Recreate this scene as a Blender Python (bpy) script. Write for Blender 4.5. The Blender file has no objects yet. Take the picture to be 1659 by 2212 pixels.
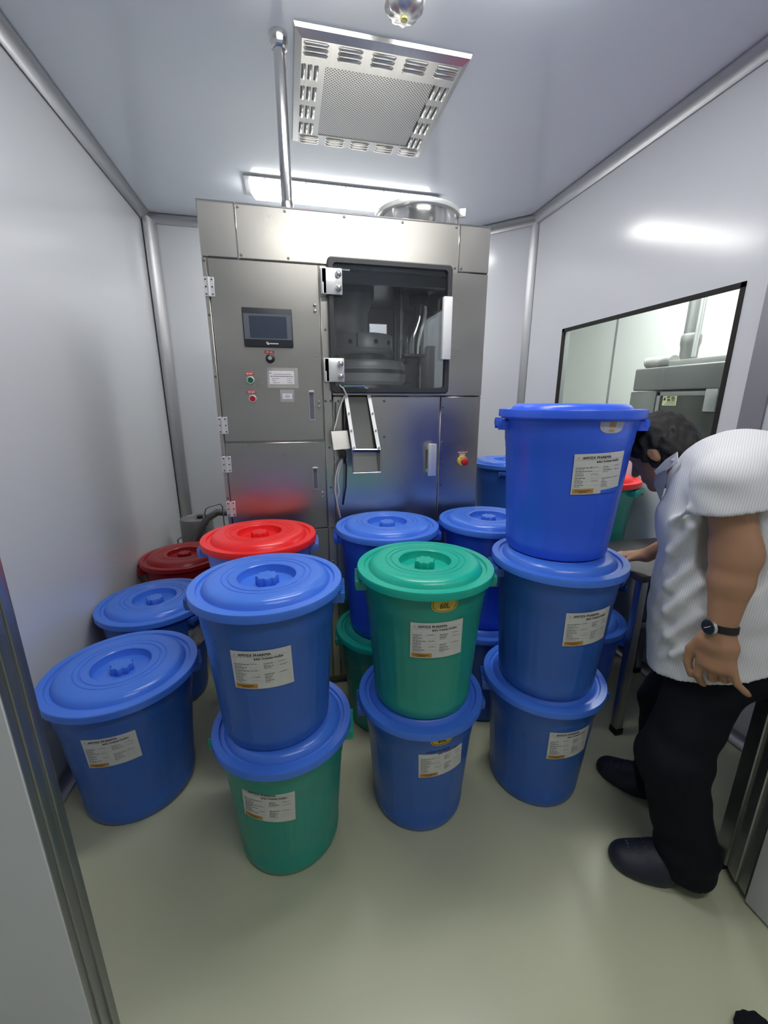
import bpy, bmesh, math, random
import numpy as np
from mathutils import Vector, Matrix
random.seed(7)
sc = bpy.context.scene
COL = sc.collection
PI = math.pi

# ------------------------------------------------------------------ camera
W_PX, H_PX, F_PX = 1659.0, 2212.0, 891.2
PITCH, YAW, CAM_Z = math.radians(15.05), math.radians(12.68), 1.5
cd = bpy.data.cameras.new('camera'); cam = bpy.data.objects.new('camera', cd); COL.objects.link(cam)
cd.sensor_fit = 'HORIZONTAL'; cd.sensor_width = 36.0; cd.lens = F_PX * 36.0 / W_PX
cd.clip_start = 0.02; cd.clip_end = 60
cam.location = (0, 0, CAM_Z); cam.rotation_euler = (PI / 2 - PITCH, 0, -YAW)
sc.camera = cam
# ------------------------------------------------------------------ world, exposure
wd = bpy.data.worlds.new('world'); sc.world = wd; wd.use_nodes = True
wd.node_tree.nodes['Background'].inputs[0].default_value = (0.8, 0.9, 1.0, 1)
wd.node_tree.nodes['Background'].inputs[1].default_value = 0.05
sc.view_settings.view_transform = 'Standard'; sc.view_settings.look = 'None'
sc.view_settings.gamma = 1.0; sc.view_settings.use_curve_mapping = False
sc.view_settings.exposure = 0.32
LIGHT_BACK, LIGHT_FRONT, LIGHT_HALL, LIGHT_NEXT = 19.0, 22.5, 12.5, 42.0   # tube fixtures: behind the machine, nearer the doorway, in the next room

def ray(px, py):
    a, b = px - W_PX / 2, py - H_PX / 2
    yr = F_PX * math.cos(PITCH) - b * math.sin(PITCH); z = -F_PX * math.sin(PITCH) - b * math.cos(PITCH)
    return (a * math.cos(YAW) + yr * math.sin(YAW), -a * math.sin(YAW) + yr * math.cos(YAW), z)
def at(px, py, x=None, y=None, z=None):
    """point of the place that a photo pixel shows, on a plane of known x, y or z"""
    r = ray(px, py)
    t = x / r[0] if x is not None else y / r[1] if y is not None else (z - CAM_Z) / r[2]
    return Vector((t * r[0], t * r[1], CAM_Z + t * r[2]))

# ------------------------------------------------------------------ materials
MATS = {}
def mat(name, col, rough=0.5, metal=0.0, var=0.0, vscale=8.0, stretch=(1, 1, 1), bump=0.0, bscale=60.0, emit=0.0, coat=0.0, spec=0.5, rvar=0.0, col2=None):
    if name in MATS: return MATS[name]
    m = bpy.data.materials.new(name); m.use_nodes = True; nt = m.node_tree; b = nt.nodes['Principled BSDF']
    b.inputs['Base Color'].default_value = (*col, 1); b.inputs['Roughness'].default_value = rough; b.inputs['Metallic'].default_value = metal
    b.inputs['Specular IOR Level'].default_value = spec
    if coat: b.inputs['Coat Weight'].default_value = coat; b.inputs['Coat Roughness'].default_value = 0.08
    if emit:
        b.inputs['Emission Color'].default_value = (*col, 1); b.inputs['Emission Strength'].default_value = emit
    if var or bump or rvar:
        tc = nt.nodes.new('ShaderNodeTexCoord'); mp = nt.nodes.new('ShaderNodeMapping'); mp.inputs['Scale'].default_value = stretch
        nt.links.new(tc.outputs['Object'], mp.inputs['Vector'])
        n = nt.nodes.new('ShaderNodeTexNoise'); n.inputs['Scale'].default_value = vscale; n.inputs['Detail'].default_value = 5
        nt.links.new(mp.outputs[0], n.inputs['Vector'])
        if var:
            mx = nt.nodes.new('ShaderNodeMix'); mx.data_type = 'RGBA'
            lo = tuple(c * (1 - var) for c in col) if col2 is None else col2
            mx.inputs['A'].default_value = (*lo, 1); mx.inputs['B'].default_value = (*[min(1, c * (1 + var)) for c in col], 1)
            nt.links.new(n.outputs[0], mx.inputs['Factor']); nt.links.new(mx.outputs['Result'], b.inputs['Base Color'])
        if rvar:
            mr = nt.nodes.new('ShaderNodeMapRange'); mr.inputs[3].default_value = max(0.02, rough - rvar); mr.inputs[4].default_value = rough + rvar
            nt.links.new(n.outputs[0], mr.inputs[0]); nt.links.new(mr.outputs[0], b.inputs['Roughness'])
        if bump:
            n2 = nt.nodes.new('ShaderNodeTexNoise'); n2.inputs['Scale'].default_value = bscale; n2.inputs['Detail'].default_value = 3
            nt.links.new(mp.outputs[0], n2.inputs['Vector'])
            bp = nt.nodes.new('ShaderNodeBump'); bp.inputs['Strength'].default_value = bump; bp.inputs['Distance'].default_value = 0.002
            nt.links.new(n2.outputs[0], bp.inputs['Height']); nt.links.new(bp.outputs[0], b.inputs['Normal'])
    MATS[name] = m; return m
def glass(name, tint, fac=0.03, rough=0.0):
    if name in MATS: return MATS[name]
    m = bpy.data.materials.new(name); m.use_nodes = True; nt = m.node_tree; nt.nodes.clear()
    o = nt.nodes.new('ShaderNodeOutputMaterial'); t = nt.nodes.new('ShaderNodeBsdfTransparent'); t.inputs[0].default_value = (*tint, 1)
    g = nt.nodes.new('ShaderNodeBsdfGlossy'); g.inputs['Roughness'].default_value = rough
    lw = nt.nodes.new('ShaderNodeLayerWeight'); lw.inputs[0].default_value = 0.5
    pw = nt.nodes.new('ShaderNodeMath'); pw.operation = 'POWER'; pw.inputs[1].default_value = 4.0; nt.links.new(lw.outputs['Facing'], pw.inputs[0])
    fr = nt.nodes.new('ShaderNodeMath'); fr.operation = 'MULTIPLY_ADD'; fr.inputs[1].default_value = 0.7; fr.inputs[2].default_value = fac; nt.links.new(pw.outputs[0], fr.inputs[0])
    mx = nt.nodes.new('ShaderNodeMixShader'); nt.links.new(fr.outputs[0], mx.inputs[0]); nt.links.new(t.outputs[0], mx.inputs[1]); nt.links.new(g.outputs[0], mx.inputs[2])
    nt.links.new(mx.outputs[0], o.inputs[0]); MATS[name] = m; return m
WALL = mat('painted_panel', (0.65, 0.675, 0.71), 0.17, var=0.02, vscale=1.5, bump=0.03, bscale=90, rvar=0.03)
CEIL = mat('ceiling_panel', (0.68, 0.73, 0.80), 0.14, var=0.02, vscale=1.2, bump=0.02, bscale=90)
FLOOR = mat('epoxy_floor', (0.47, 0.485, 0.345), 0.26, var=0.02, vscale=1.2, bump=0.04, bscale=140)
ALU = mat('aluminium_trim', (0.47, 0.48, 0.50), 0.45, 0.9, rvar=0.05, vscale=20)
STEEL = mat('brushed_steel', (0.55, 0.535, 0.50), 0.30, 1.0, var=0.06, vscale=3.0, stretch=(1.5, 1, 1), rvar=0.09)
STEELH = mat('brushed_steel_flat', (0.45, 0.44, 0.415), 0.30, 1.0, var=0.08, vscale=3.5, stretch=(1, 1, 1.5), rvar=0.09)
CHROME = mat('polished_steel', (0.74, 0.73, 0.71), 0.14, 1.0)
DSTEEL = mat('dark_steel', (0.20, 0.20, 0.205), 0.38, 1.0, var=0.2, vscale=9)
LEGSTEEL = mat('leg_steel', (0.32, 0.32, 0.33), 0.3, 1.0, var=0.15, vscale=9, stretch=(6, 6, 1))
BLACK = mat('black_plastic', (0.012, 0.012, 0.014), 0.4)
RUBBER = mat('black_rubber', (0.006, 0.006, 0.006), 0.7)
WHITEP = mat('white_plastic', (0.78, 0.78, 0.78), 0.35)
SILVER = mat('silver_bar', (0.72, 0.73, 0.74), 0.30, 0.55)
PAPER = mat('label_paper', (0.62, 0.62, 0.60), 0.7, var=0.05, vscale=20)
INK = mat('black_ink', (0.02, 0.02, 0.022), 0.8)
GINK = mat('grey_ink', (0.17, 0.175, 0.19), 0.8)
OCHRE = mat('ochre_print', (0.52, 0.28, 0.06), 0.7)
BROWNINK = mat('brown_ink', (0.2, 0.09, 0.015), 0.8)
YELLOW = mat('yellow_sticker', (0.62, 0.47, 0.07), 0.45, var=0.15, vscale=30)
WORN = mat('worn_sticker', (0.42, 0.44, 0.52), 0.5, var=0.25, vscale=40)
REDLAB = mat('red_label', (0.55, 0.03, 0.04), 0.5)
WHITEINK = mat('white_ink', (0.85, 0.82, 0.82), 0.6)
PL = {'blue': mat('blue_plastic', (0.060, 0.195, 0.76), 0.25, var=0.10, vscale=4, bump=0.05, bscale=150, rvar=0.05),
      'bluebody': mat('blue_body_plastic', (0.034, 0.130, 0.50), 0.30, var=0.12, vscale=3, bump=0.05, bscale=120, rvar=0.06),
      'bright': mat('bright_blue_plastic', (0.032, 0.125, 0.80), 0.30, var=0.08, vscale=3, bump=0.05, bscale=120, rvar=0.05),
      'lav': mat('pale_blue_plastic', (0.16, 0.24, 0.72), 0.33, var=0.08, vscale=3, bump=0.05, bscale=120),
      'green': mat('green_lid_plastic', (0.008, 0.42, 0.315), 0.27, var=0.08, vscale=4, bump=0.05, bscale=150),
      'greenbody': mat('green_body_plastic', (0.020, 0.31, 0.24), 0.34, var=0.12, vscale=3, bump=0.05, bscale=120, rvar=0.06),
      'red': mat('red_plastic', (0.83, 0.018, 0.022), 0.30, var=0.06, vscale=4, bump=0.05, bscale=150),
      'shaded_red': mat('shaded_red_plastic', (0.33, 0.008, 0.014), 0.30, var=0.08, vscale=4, bump=0.05, bscale=150)}  # last one: the same red, darkened in its colour for the corner's shade

# ------------------------------------------------------------------ mesh helpers
class MB:
    def __init__(s): s.v = []; s.f = []
    def add(s, vs, fs):
        o = len(s.v); s.v += [tuple(v) for v in vs]; s.f += [tuple(i + o for i in f) for f in fs]; return s
    def box(s, x0, x1, y0, y1, z0, z1):
        vs = [(x, y, z) for z in (z0, z1) for y in (y0, y1) for x in (x0, x1)]
        return s.add(vs, [(0, 2, 3, 1), (4, 5, 7, 6), (0, 1, 5, 4), (2, 6, 7, 3), (0, 4, 6, 2), (1, 3, 7, 5)])
    def bbox(s, x0, x1, y0, y1, z0, z1, b=0.004, seg=2):
        bm = bmesh.new(); bmesh.ops.create_cube(bm, size=1)
        for v in bm.verts: v.co = Vector(((x0 + x1) / 2 + v.co.x * (x1 - x0), (y0 + y1) / 2 + v.co.y * (y1 - y0), (z0 + z1) / 2 + v.co.z * (z1 - z0)))
        b = min(b, 0.45 * min(x1 - x0, y1 - y0, z1 - z0))
        bmesh.ops.bevel(bm, geom=bm.edges[:] , offset=b, segments=seg, affect='EDGES', profile=0.5)
        bm.verts.index_update(); s.add([v.co[:] for v in bm.verts], [[v.index for v in f.verts] for f in bm.faces]); bm.free(); return s
    def cyl(s, a, b, r, r2=None, n=20, caps=True):
        r2 = r if r2 is None else r2; a = Vector(a); b = Vector(b); d = (b - a).normalized()
        u = d.orthogonal().normalized(); w = d.cross(u); vs = []
        for c, rr in ((a, r), (b, r2)):
            vs += [c + rr * (math.cos(2 * PI * i / n) * u + math.sin(2 * PI * i / n) * w) for i in range(n)]
        fs = [(i, (i + 1) % n, n + (i + 1) % n, n + i) for i in range(n)]
        if caps: fs += [tuple(range(n - 1, -1, -1)), tuple(range(n, 2 * n))]
        return s.add(vs, fs)
    def lathe(s, prof, n=64, c=(0, 0, 0), mod=None, axis='z'):
        vs = []; fs = []; m = len(prof)
        for i in range(n):
            th = 2 * PI * i / n
            for (r, z) in prof:
                rr = r if mod is None else mod(r, z, th)
                p = (rr * math.cos(th), rr * math.sin(th), z)
                if axis == 'y': p = (p[0], -p[2], p[1])
                if axis == '-y': p = (p[0], p[2], -p[1])
                vs.append((c[0] + p[0], c[1] + p[1], c[2] + p[2]))
        for i in range(n):
            j = (i + 1) % n
            for k in range(m - 1):
                if prof[k][0] < 1e-9: fs.append((i * m + k, j * m + k + 1, i * m + k + 1)) if prof[k + 1][0] > 1e-9 else None
                elif prof[k + 1][0] < 1e-9: fs.append((i * m + k, j * m + k, i * m + k + 1))
                else: fs.append((i * m + k, j * m + k, j * m + k + 1, i * m + k + 1))
        return s.add(vs, fs)
    def tube(s, pts, r, n=10, closed=False):
        pts = [Vector(p) for p in pts]; m = len(pts); rs = r if isinstance(r, (list, tuple)) else [r] * m
        vs = []; fs = []; u = None
        for i, p in enumerate(pts):
            d = (pts[(i + 1) % m] - pts[i - 1]) if closed else (pts[min(i + 1, m - 1)] - pts[max(i - 1, 0)])
            d.normalize()
            u = d.orthogonal().normalized() if u is None else (u - d * u.dot(d)).normalized()
            w = d.cross(u)
            vs += [p + rs[i] * (math.cos(2 * PI * k / n) * u + math.sin(2 * PI * k / n) * w) for k in range(n)]
        for i in range(m if closed else m - 1):
            j = (i + 1) % m
            fs += [(i * n + k, i * n + (k + 1) % n, j * n + (k + 1) % n, j * n + k) for k in range(n)]
        if not closed: fs += [tuple(range(n - 1, -1, -1)), tuple(range((m - 1) * n, m * n))]
        return s.add(vs, fs)
    def prism(s, poly, z0, z1):
        n = len(poly); vs = [(x, y, z0) for x, y in poly] + [(x, y, z1) for x, y in poly]
        return s.add(vs, [tuple(range(n - 1, -1, -1)), tuple(range(n, 2 * n))] + [(i, (i + 1) % n, n + (i + 1) % n, n + i) for i in range(n)])
    def mesh(s, name, smooth=40):
        me = bpy.data.meshes.new(name); me.from_pydata([tuple(v) for v in s.v], [], s.f); me.update()
        bm = bmesh.new(); bm.from_mesh(me); bmesh.ops.remove_doubles(bm, verts=bm.verts[:], dist=1e-6); bmesh.ops.recalc_face_normals(bm, faces=bm.faces[:]); bm.to_mesh(me); bm.free()
        if smooth:
            for p in me.polygons: p.use_smooth = True
            me.set_sharp_from_angle(angle=math.radians(smooth))
        return me
def link(name, me, m=None, parent=None, loc=None, rot=None):
    o = bpy.data.objects.new(name, me); COL.objects.link(o)
    if m is not None and me is not None and not me.materials: me.materials.append(m)
    if parent is not None: o.parent = parent
    if loc is not None: o.location = loc
    if rot is not None: o.rotation_euler = rot
    return o
def ob(name, mb, m, parent=None, loc=None, rot=None, smooth=40):
    return link(name, mb.mesh(name, smooth), m, parent, loc, rot)
def thing(name, label, cat, loc=(0, 0, 0), group=None):
    o = bpy.data.objects.new(name, None); COL.objects.link(o); o.location = loc; o.empty_display_size = 0.05
    return tag(o, label, cat, group)
def tag(o, label, cat, group=None):
    o['label'] = label; o['category'] = cat
    if group: o['group'] = group
    return o
def struct(name, mb, m, label, cat, smooth=40, parent=None):
    o = ob(name, mb, m, parent, smooth=smooth)
    if parent is None: o['kind'] = 'structure'; o['label'] = label; o['category'] = cat
    return o
TXT = {}
def text2d(body, size, bold=0.0, align='LEFT'):
    k = (body, size, bold, align)
    if k in TXT: return TXT[k]
    cu = bpy.data.curves.new('t', 'FONT'); cu.body = body; cu.size = size; cu.align_x = align; cu.offset = bold; cu.resolution_u = 2
    o = bpy.data.objects.new('t', cu); COL.objects.link(o)
    dg = bpy.context.evaluated_depsgraph_get(); me = bpy.data.meshes.new_from_object(o.evaluated_get(dg))
    vs = [(v.co.x, v.co.y) for v in me.vertices]; fs = [tuple(p.vertices) for p in me.polygons]
    bpy.data.objects.remove(o); bpy.data.curves.remove(cu); bpy.data.meshes.remove(me)
    TXT[k] = (vs, fs); return TXT[k]

# ------------------------------------------------------------------ the room
XL, XR, YB, ZC = -0.98, 1.92, 3.87, 2.85
CH0, CH1 = (XR, 3.25), (1.30, YB)           # the 45 degree corner
YF = 0.80                                    # partition with the doorway
WY0, WY1, WZ0, WZ1 = 1.55, 2.79, 1.20, 1.99  # viewing window
X2, Y2A, Y2B = 3.55, 0.9, 5.2                # next room
AX0, AX1, AY0 = -1.7, 2.3, -1.9              # space in front of the doorway
T = 0.06
struct('floor', MB().box(AX0, X2, AY0, Y2B, -0.05, 0), FLOOR, 'pale grey green glossy epoxy floor', 'floor', 0)
struct('ceiling', MB().box(AX0, X2, AY0, Y2B, ZC, ZC + 0.05), CEIL, 'glossy pale grey panel ceiling', 'ceiling', 0)
struct('wall_left', MB().box(XL - T, XL, 0.78, YB + T, 0, ZC), WALL, 'glossy white panel wall on the left', 'wall', 0)
struct('wall_back', MB().box(XL, CH1[0] + 0.02, YB, YB + T, 0, ZC), WALL, 'white panel wall behind the steel machine', 'wall', 0)
d = T * 0.7071
struct('wall_corner', MB().prism([CH0, CH1, (CH1[0] + d, CH1[1] + d), (CH0[0] + d, CH0[1] + d)], 0, ZC), WALL, 'narrow slanted white panel wall right of the machine', 'wall', 0)
wr = MB()
wr.box(XR, XR + T, YF - 0.07, CH0[1] + 0.02, 0, WZ0).box(XR, XR + T, YF - 0.07, CH0[1] + 0.02, WZ1, ZC)
wr.box(XR, XR + T, YF - 0.07, WY0, WZ0, WZ1).box(XR, XR + T, WY1, CH0[1] + 0.02, WZ0, WZ1)
struct('wall_right', wr, WALL, 'glossy white panel wall on the right with a viewing window', 'wall', 0)
struct('wall_front_left', MB().box(XL - 0.7, -0.507, 0.722, 0.75, 0, ZC).box(XL - 0.7, -0.55, 0.75, 0.79, 0, ZC), WALL, 'pale panel beside the doorway at the left edge', 'wall', 0)
struct('wall_front_right', MB().box(1.36, XR + 0.4, 0.66, 0.73, 0, ZC), WALL, 'panel beside the doorway on the right', 'wall', 0)
struct('wall_anteroom', MB().box(AX0 - T, AX0, AY0, 0.86, 0, ZC).box(AX1, AX1 + T, AY0, 0.73, 0, ZC).box(AX0, AX1, AY0 - T, AY0, 0, ZC), WALL, 'walls of the space before the doorway', 'wall', 0)
WALL2 = mat('next_room_panel', (0.78, 0.81, 0.79), 0.35, var=0.02, vscale=1.5)
struct('wall_beyond', MB().box(X2, X2 + T, Y2A, Y2B, 0, ZC).box(XR + T, X2, Y2B, Y2B + T, 0, ZC).box(XR + T, X2, Y2A - T, Y2A, 0, ZC).box(1.40, 1.46, 4.2, Y2B, 0, ZC).box(1.4, 2.0, 4.14, 4.2, 0, ZC), WALL2, 'white wall of the next room seen through the window', 'wall', 0)
for i, yy in enumerate((4.19, 3.2)):
    struct('trim_1%d' % i, MB().box(X2 - 0.006, X2, yy - 0.014, yy + 0.014, 0, ZC), ALU, 'upright joint strip on the next room wall', 'trim', 0)
# curved aluminium corner profiles
def cove(name, a, b, n1, n2, w, label):
    """concave strip along a-b; n1 and n2 point from the corner along both faces"""
    a, b, n1, n2 = Vector(a), Vector(b), Vector(n1), Vector(n2); K = 6; mb = MB(); vs = []
    for p in (a, b):
        for k in range(K + 1):
            t = PI / 2 * k / K
            vs.append(p + n1 * w * (1 - math.cos(t) * 0.86) * (1 if k else 0.14 / 0.14) + n2 * w * (1 - math.sin(t) * 0.86))
        vs.append(p)
    m = K + 2
    fs = [(k, (k + 1) % m, m + (k + 1) % m, m + k) for k in range(m)] + [tuple(range(m)), tuple(range(2 * m - 1, m - 1, -1))]
    mb.add(vs, fs)
    struct(name, mb, ALU, label, 'trim', 35)
w = 0.058; q = 0.7071
cove('trim_1', (XL, YF, ZC), (XL, YB, ZC), (1, 0, 0), (0, 0, -1), w, 'aluminium corner strip along the left ceiling edge')
cove('trim_2', (XR, YF - .07, ZC), (XR, CH0[1], ZC), (-1, 0, 0), (0, 0, -1), w, 'aluminium corner strip along the right ceiling edge')
cove('trim_3', (XL, YB, ZC), (CH1[0], YB, ZC), (0, -1, 0), (0, 0, -1), w, 'aluminium corner strip along the back ceiling edge')
cove('trim_4', (CH0[0], CH0[1], ZC), (CH1[0], CH1[1], ZC), (-q, -q, 0), (0, 0, -1), w, 'short aluminium strip over the slanted wall')
cove('trim_5', (XL, YB, 0), (XL, YB, ZC), (1, 0, 0), (0, -1, 0), 0.085, 'upright aluminium strip in the left back corner')
cove('trim_6', (CH0[0], CH0[1], 0), (CH0[0], CH0[1], ZC), (0, -1, 0), (-q, q, 0), 0.045, 'upright aluminium strip between right wall and slanted wall')
cove('trim_7', (CH1[0], CH1[1], 0), (CH1[0], CH1[1], ZC), (-1, 0, 0), (q, -q, 0), 0.045, 'upright aluminium strip beside the back wall')
cove('baseboard_left', (XL, YF, 0), (XL, YB, 0), (1, 0, 0), (0, 0, 1), 0.05, 'coved strip along the foot of the left wall')
cove('baseboard_right', (XR, YF - .07, 0), (XR, CH0[1], 0), (-1, 0, 0), (0, 0, 1), 0.05, 'coved strip along the foot of the right wall')
cove('baseboard_back', (XL, YB, 0), (CH1[0], YB, 0), (0, -1, 0), (0, 0, 1), 0.05, 'coved strip along the foot of the back wall')
# upright post on the right wall beside the window
struct('trim_8', MB().box(XR - 0.012, XR, 1.362, 1.456, 0, ZC), mat('grey_post', (0.30, 0.31, 0.34), 0.45, 0.4, var=0.05), 'dark grey upright strip right of the viewing window', 'trim', 0)
# doorway posts
POST = mat('door_post_steel', (0.36, 0.37, 0.38), 0.36, 0.9, var=0.15, vscale=5, stretch=(6, 6, 1), rvar=0.08)
p = MB().bbox(-0.55, -0.505, 0.726, 0.80, 0, ZC, 0.003).bbox(-0.507, -0.500, 0.742, 0.796, 0, ZC, 0.003).bbox(-0.502, -0.496, 0.768, 0.792, 0, ZC, 0.002)
struct('trim_9', p, POST, 'grey steel door post at the left edge of the doorway', 'door post')
p = MB().prism([(1.287, .655), (1.302, .69), (1.296, .694), (1.318, .735), (1.312, .739), (1.352, .797), (1.40, .797), (1.40, .655)], 0.03, ZC)
for (gx, gy) in ((1.300, .692), (1.316, .737)): p.cyl((gx, gy, 0.03), (gx, gy, ZC), 0.005, n=8)
rp = struct('trim_11', p, POST, 'grey steel door post at the right edge of the doorway', 'door post', 30)
ob('rubber_foot', MB().bbox(1.315, 1.40, .74, .803, 0.0, 0.035, 0.004), RUBBER, rp)
dl = struct('door_1', MB().bbox(1.287, 1.327, -0.25, 0.652, 0.008, 2.2, 0.004), WALL, 'white door leaf standing open at the right edge', 'door')
# viewing window
wn = bpy.data.objects.new('window_1', None); COL.objects.link(wn); wn['kind'] = 'structure'; wn['label'] = 'viewing window with black gasket in the right wall'; wn['category'] = 'window'
wn.location = (XR, (WY0 + WY1) / 2, WZ0)
def lf(o):   # keep world placement under a parent Empty
    o.matrix_parent_inverse = Matrix.Translation(-Vector(o.parent.location)); return o
g = 0.022
fr = MB().box(XR - 0.004, XR + 0.012, WY0, WY1, WZ1 - g, WZ1).box(XR - 0.004, XR + 0.012, WY0, WY1, WZ0, WZ0 + g).box(XR - 0.004, XR + 0.012, WY0, WY0 + g, WZ0, WZ1).box(XR - 0.004, XR + 0.012, WY1 - g, WY1, WZ0, WZ1)
lf(ob('gasket', fr, RUBBER, wn, smooth=0))
fr = MB().box(XR + 0.012, XR + 0.05, WY0 + 0.001, WY1 - .001, WZ1 - .012, WZ1 - .001).box(XR + 0.012, XR + 0.05, WY0 + .001, WY1 - .001, WZ0 + .001, WZ0 + .012).box(XR + .012, XR + .05, WY0 + .001, WY0 + .012, WZ0, WZ1 - .002).box(XR + .012, XR + .05, WY1 - .012, WY1 - .001, WZ0, WZ1 - .002)
lf(ob('frame_profile', fr, ALU, wn, smooth=0))
lf(ob('pane', MB().box(XR + 0.004, XR + 0.008, WY0 + .005, WY1 - .005, WZ0 + .005, WZ1 - .005), glass('clear_glass', (0.95, 0.98, 0.96)), wn, smooth=0))

# ------------------------------------------------------------------ ceiling fittings
def tube_light(label, x0, x1, y0, y1, strength, name='ceiling_light'):
    t = thing(name, label, 'lamp', ((x0 + x1) / 2, (y0 + y1) / 2, ZC))
    zf = ZC - 0.012; b = 0.03
    fr = MB().box(x0, x1, y0, y0 + b, zf, ZC - .0005).box(x0, x1, y1 - b, y1, zf, ZC - .0005).box(x0, x0 + b, y0 + b, y1 - b, zf, ZC - .0005).box(x1 - b, x1, y0 + b, y1 - b, zf, ZC - .0005)
    lf(ob('housing', fr, ALU, t, smooth=0))
    em = mat('lamp_diffuser_%g' % strength, (1.0, 0.985, 0.95), 0.5, emit=strength)
    df = MB(); c0, c1 = 0.0, 0.03
    vs = [(x0 + b, y0 + b, zf + .004), (x1 - b, y0 + b, zf + .004), (x1 - b, y1 - b, zf + .004), (x0 + b, y1 - b, zf + .004), (x0 + b + c1, y0 + b + c1, zf - .045), (x1 - b - c1, y0 + b + c1, zf - .045), (x1 - b - c1, y1 - b - c1, zf - .045), (x0 + b + c1, y1 - b - c1, zf - .045)]
    df.add(vs, [(4, 5, 6, 7), (0, 1, 5, 4), (1, 2, 6, 5), (2, 3, 7, 6), (3, 0, 4, 7), (3, 2, 1, 0)])
    lf(ob('diffuser', df, em, t, smooth=0))
    sm = MB().cyl((0, 0, 0), (0, 0, -0.004), 0.007, n=10).mesh('screw')
    for k in range(5):
        for yy in (y0 + b / 2, y1 - b / 2):
            lf(link('screw', sm, CHROME, t, (x0 + (k + .5) * (x1 - x0) / 5, yy, zf)))
    return t
tube_light('long bright fluorescent ceiling light above the back of the steel machine', -0.19, 1.08, 3.10, 3.36, LIGHT_BACK)
tube_light('fluorescent ceiling light nearer the doorway', -0.19, 1.08, 1.27, 1.53, LIGHT_FRONT)
tube_light('fluorescent ceiling light outside the doorway', -0.1, 1.3, -0.35, -0.05, LIGHT_HALL)
tube_light('fluorescent ceiling light in the next room', 2.6, 2.9, 2.0, 3.4, LIGHT_NEXT)

vx0, vx1, vy0, vy1 = 0.100, 0.805, 1.955, 2.675
v = thing('air_vent', 'square stainless steel ceiling air vent with louvres and perforated centre', 'vent', ((vx0 + vx1) / 2, (vy0 + vy1) / 2, ZC))
zt = ZC - 0.028; gx0, gx1, gy0, gy1 = 0.228, 0.700, 2.105, 2.565; b = 0.03
VST = mat('vent_steel', (0.60, 0.60, 0.585), 0.30, 1.0, var=0.08, vscale=5, stretch=(10, 1, 1), rvar=0.06)
pl = MB()
vs = [(vx0, vy0, ZC - .001), (vx1, vy0, ZC - .001), (vx1, vy1, ZC - .001), (vx0, vy1, ZC - .001), (vx0 + .004, vy0 + .004, ZC - .014), (vx1 - .004, vy0 + .004, ZC - .014), (vx1 - .004, vy1 - .004, ZC - .014), (vx0 + .004, vy1 - .004, ZC - .014),
      (vx0 + b, vy0 + b, zt), (vx1 - b, vy0 + b, zt), (vx1 - b, vy1 - b, zt), (vx0 + b, vy1 - b, zt), (gx0, gy0, zt), (gx1, gy0, zt), (gx1, gy1, zt), (gx0, gy1, zt), (gx0, gy0, zt + .003), (gx1, gy0, zt + .003), (gx1, gy1, zt + .003), (gx0, gy1, zt + .003)]
fs = []
for a0, a1 in ((0, 4), (4, 8), (8, 12), (12, 16)):
    for k in range(4): fs.append((a0 + k, a0 + (k + 1) % 4, a1 + (k + 1) % 4, a1 + k))
fs.append((3, 2, 1, 0)); pl.add(vs, fs)
lf(ob('frame_plate', pl, VST, v, smooth=20))
# perforated plate: pattern of holes too small to build
m = mat('perforated_plate', (0.55, 0.55, 0.54), 0.34, 0.9); nt = m.node_tree; bs = nt.nodes['Principled BSDF']
tc = nt.nodes.new('ShaderNodeTexCoord'); mp = nt.nodes.new('ShaderNodeMapping'); mp.inputs['Rotation'].default_value = (0, 0, PI / 4); mp.inputs['Scale'].default_value = (95, 95, 0)
vo = nt.nodes.new('ShaderNodeTexVoronoi'); vo.voronoi_dimensions = '2D'; vo.inputs['Scale'].default_value = 1.0; vo.inputs['Randomness'].default_value = 0.0
lt = nt.nodes.new('ShaderNodeMath'); lt.operation = 'LESS_THAN'; lt.inputs[1].default_value = 0.30
mx = nt.nodes.new('ShaderNodeMix'); mx.data_type = 'RGBA'; mx.inputs['A'].default_value = (0.56, 0.56, 0.55, 1); mx.inputs['B'].default_value = (0.03, 0.03, 0.03, 1)
nt.links.new(tc.outputs['Object'], mp.inputs[0]); nt.links.new(mp.outputs[0], vo.inputs['Vector']); nt.links.new(vo.outputs['Distance'], lt.inputs[0]); nt.links.new(lt.outputs[0], mx.inputs['Factor']); nt.links.new(mx.outputs['Result'], bs.inputs['Base Color'])
inv = nt.nodes.new('ShaderNodeMath'); inv.operation = 'SUBTRACT'; inv.inputs[0].default_value = 0.9; nt.links.new(lt.outputs[0], inv.inputs[1]); nt.links.new(inv.outputs[0], bs.inputs['Metallic'])
lf(ob('perforated_plate', MB().box(gx0, gx1, gy0, gy1, zt + .0025, zt + .006), m, v, smooth=0))
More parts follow.
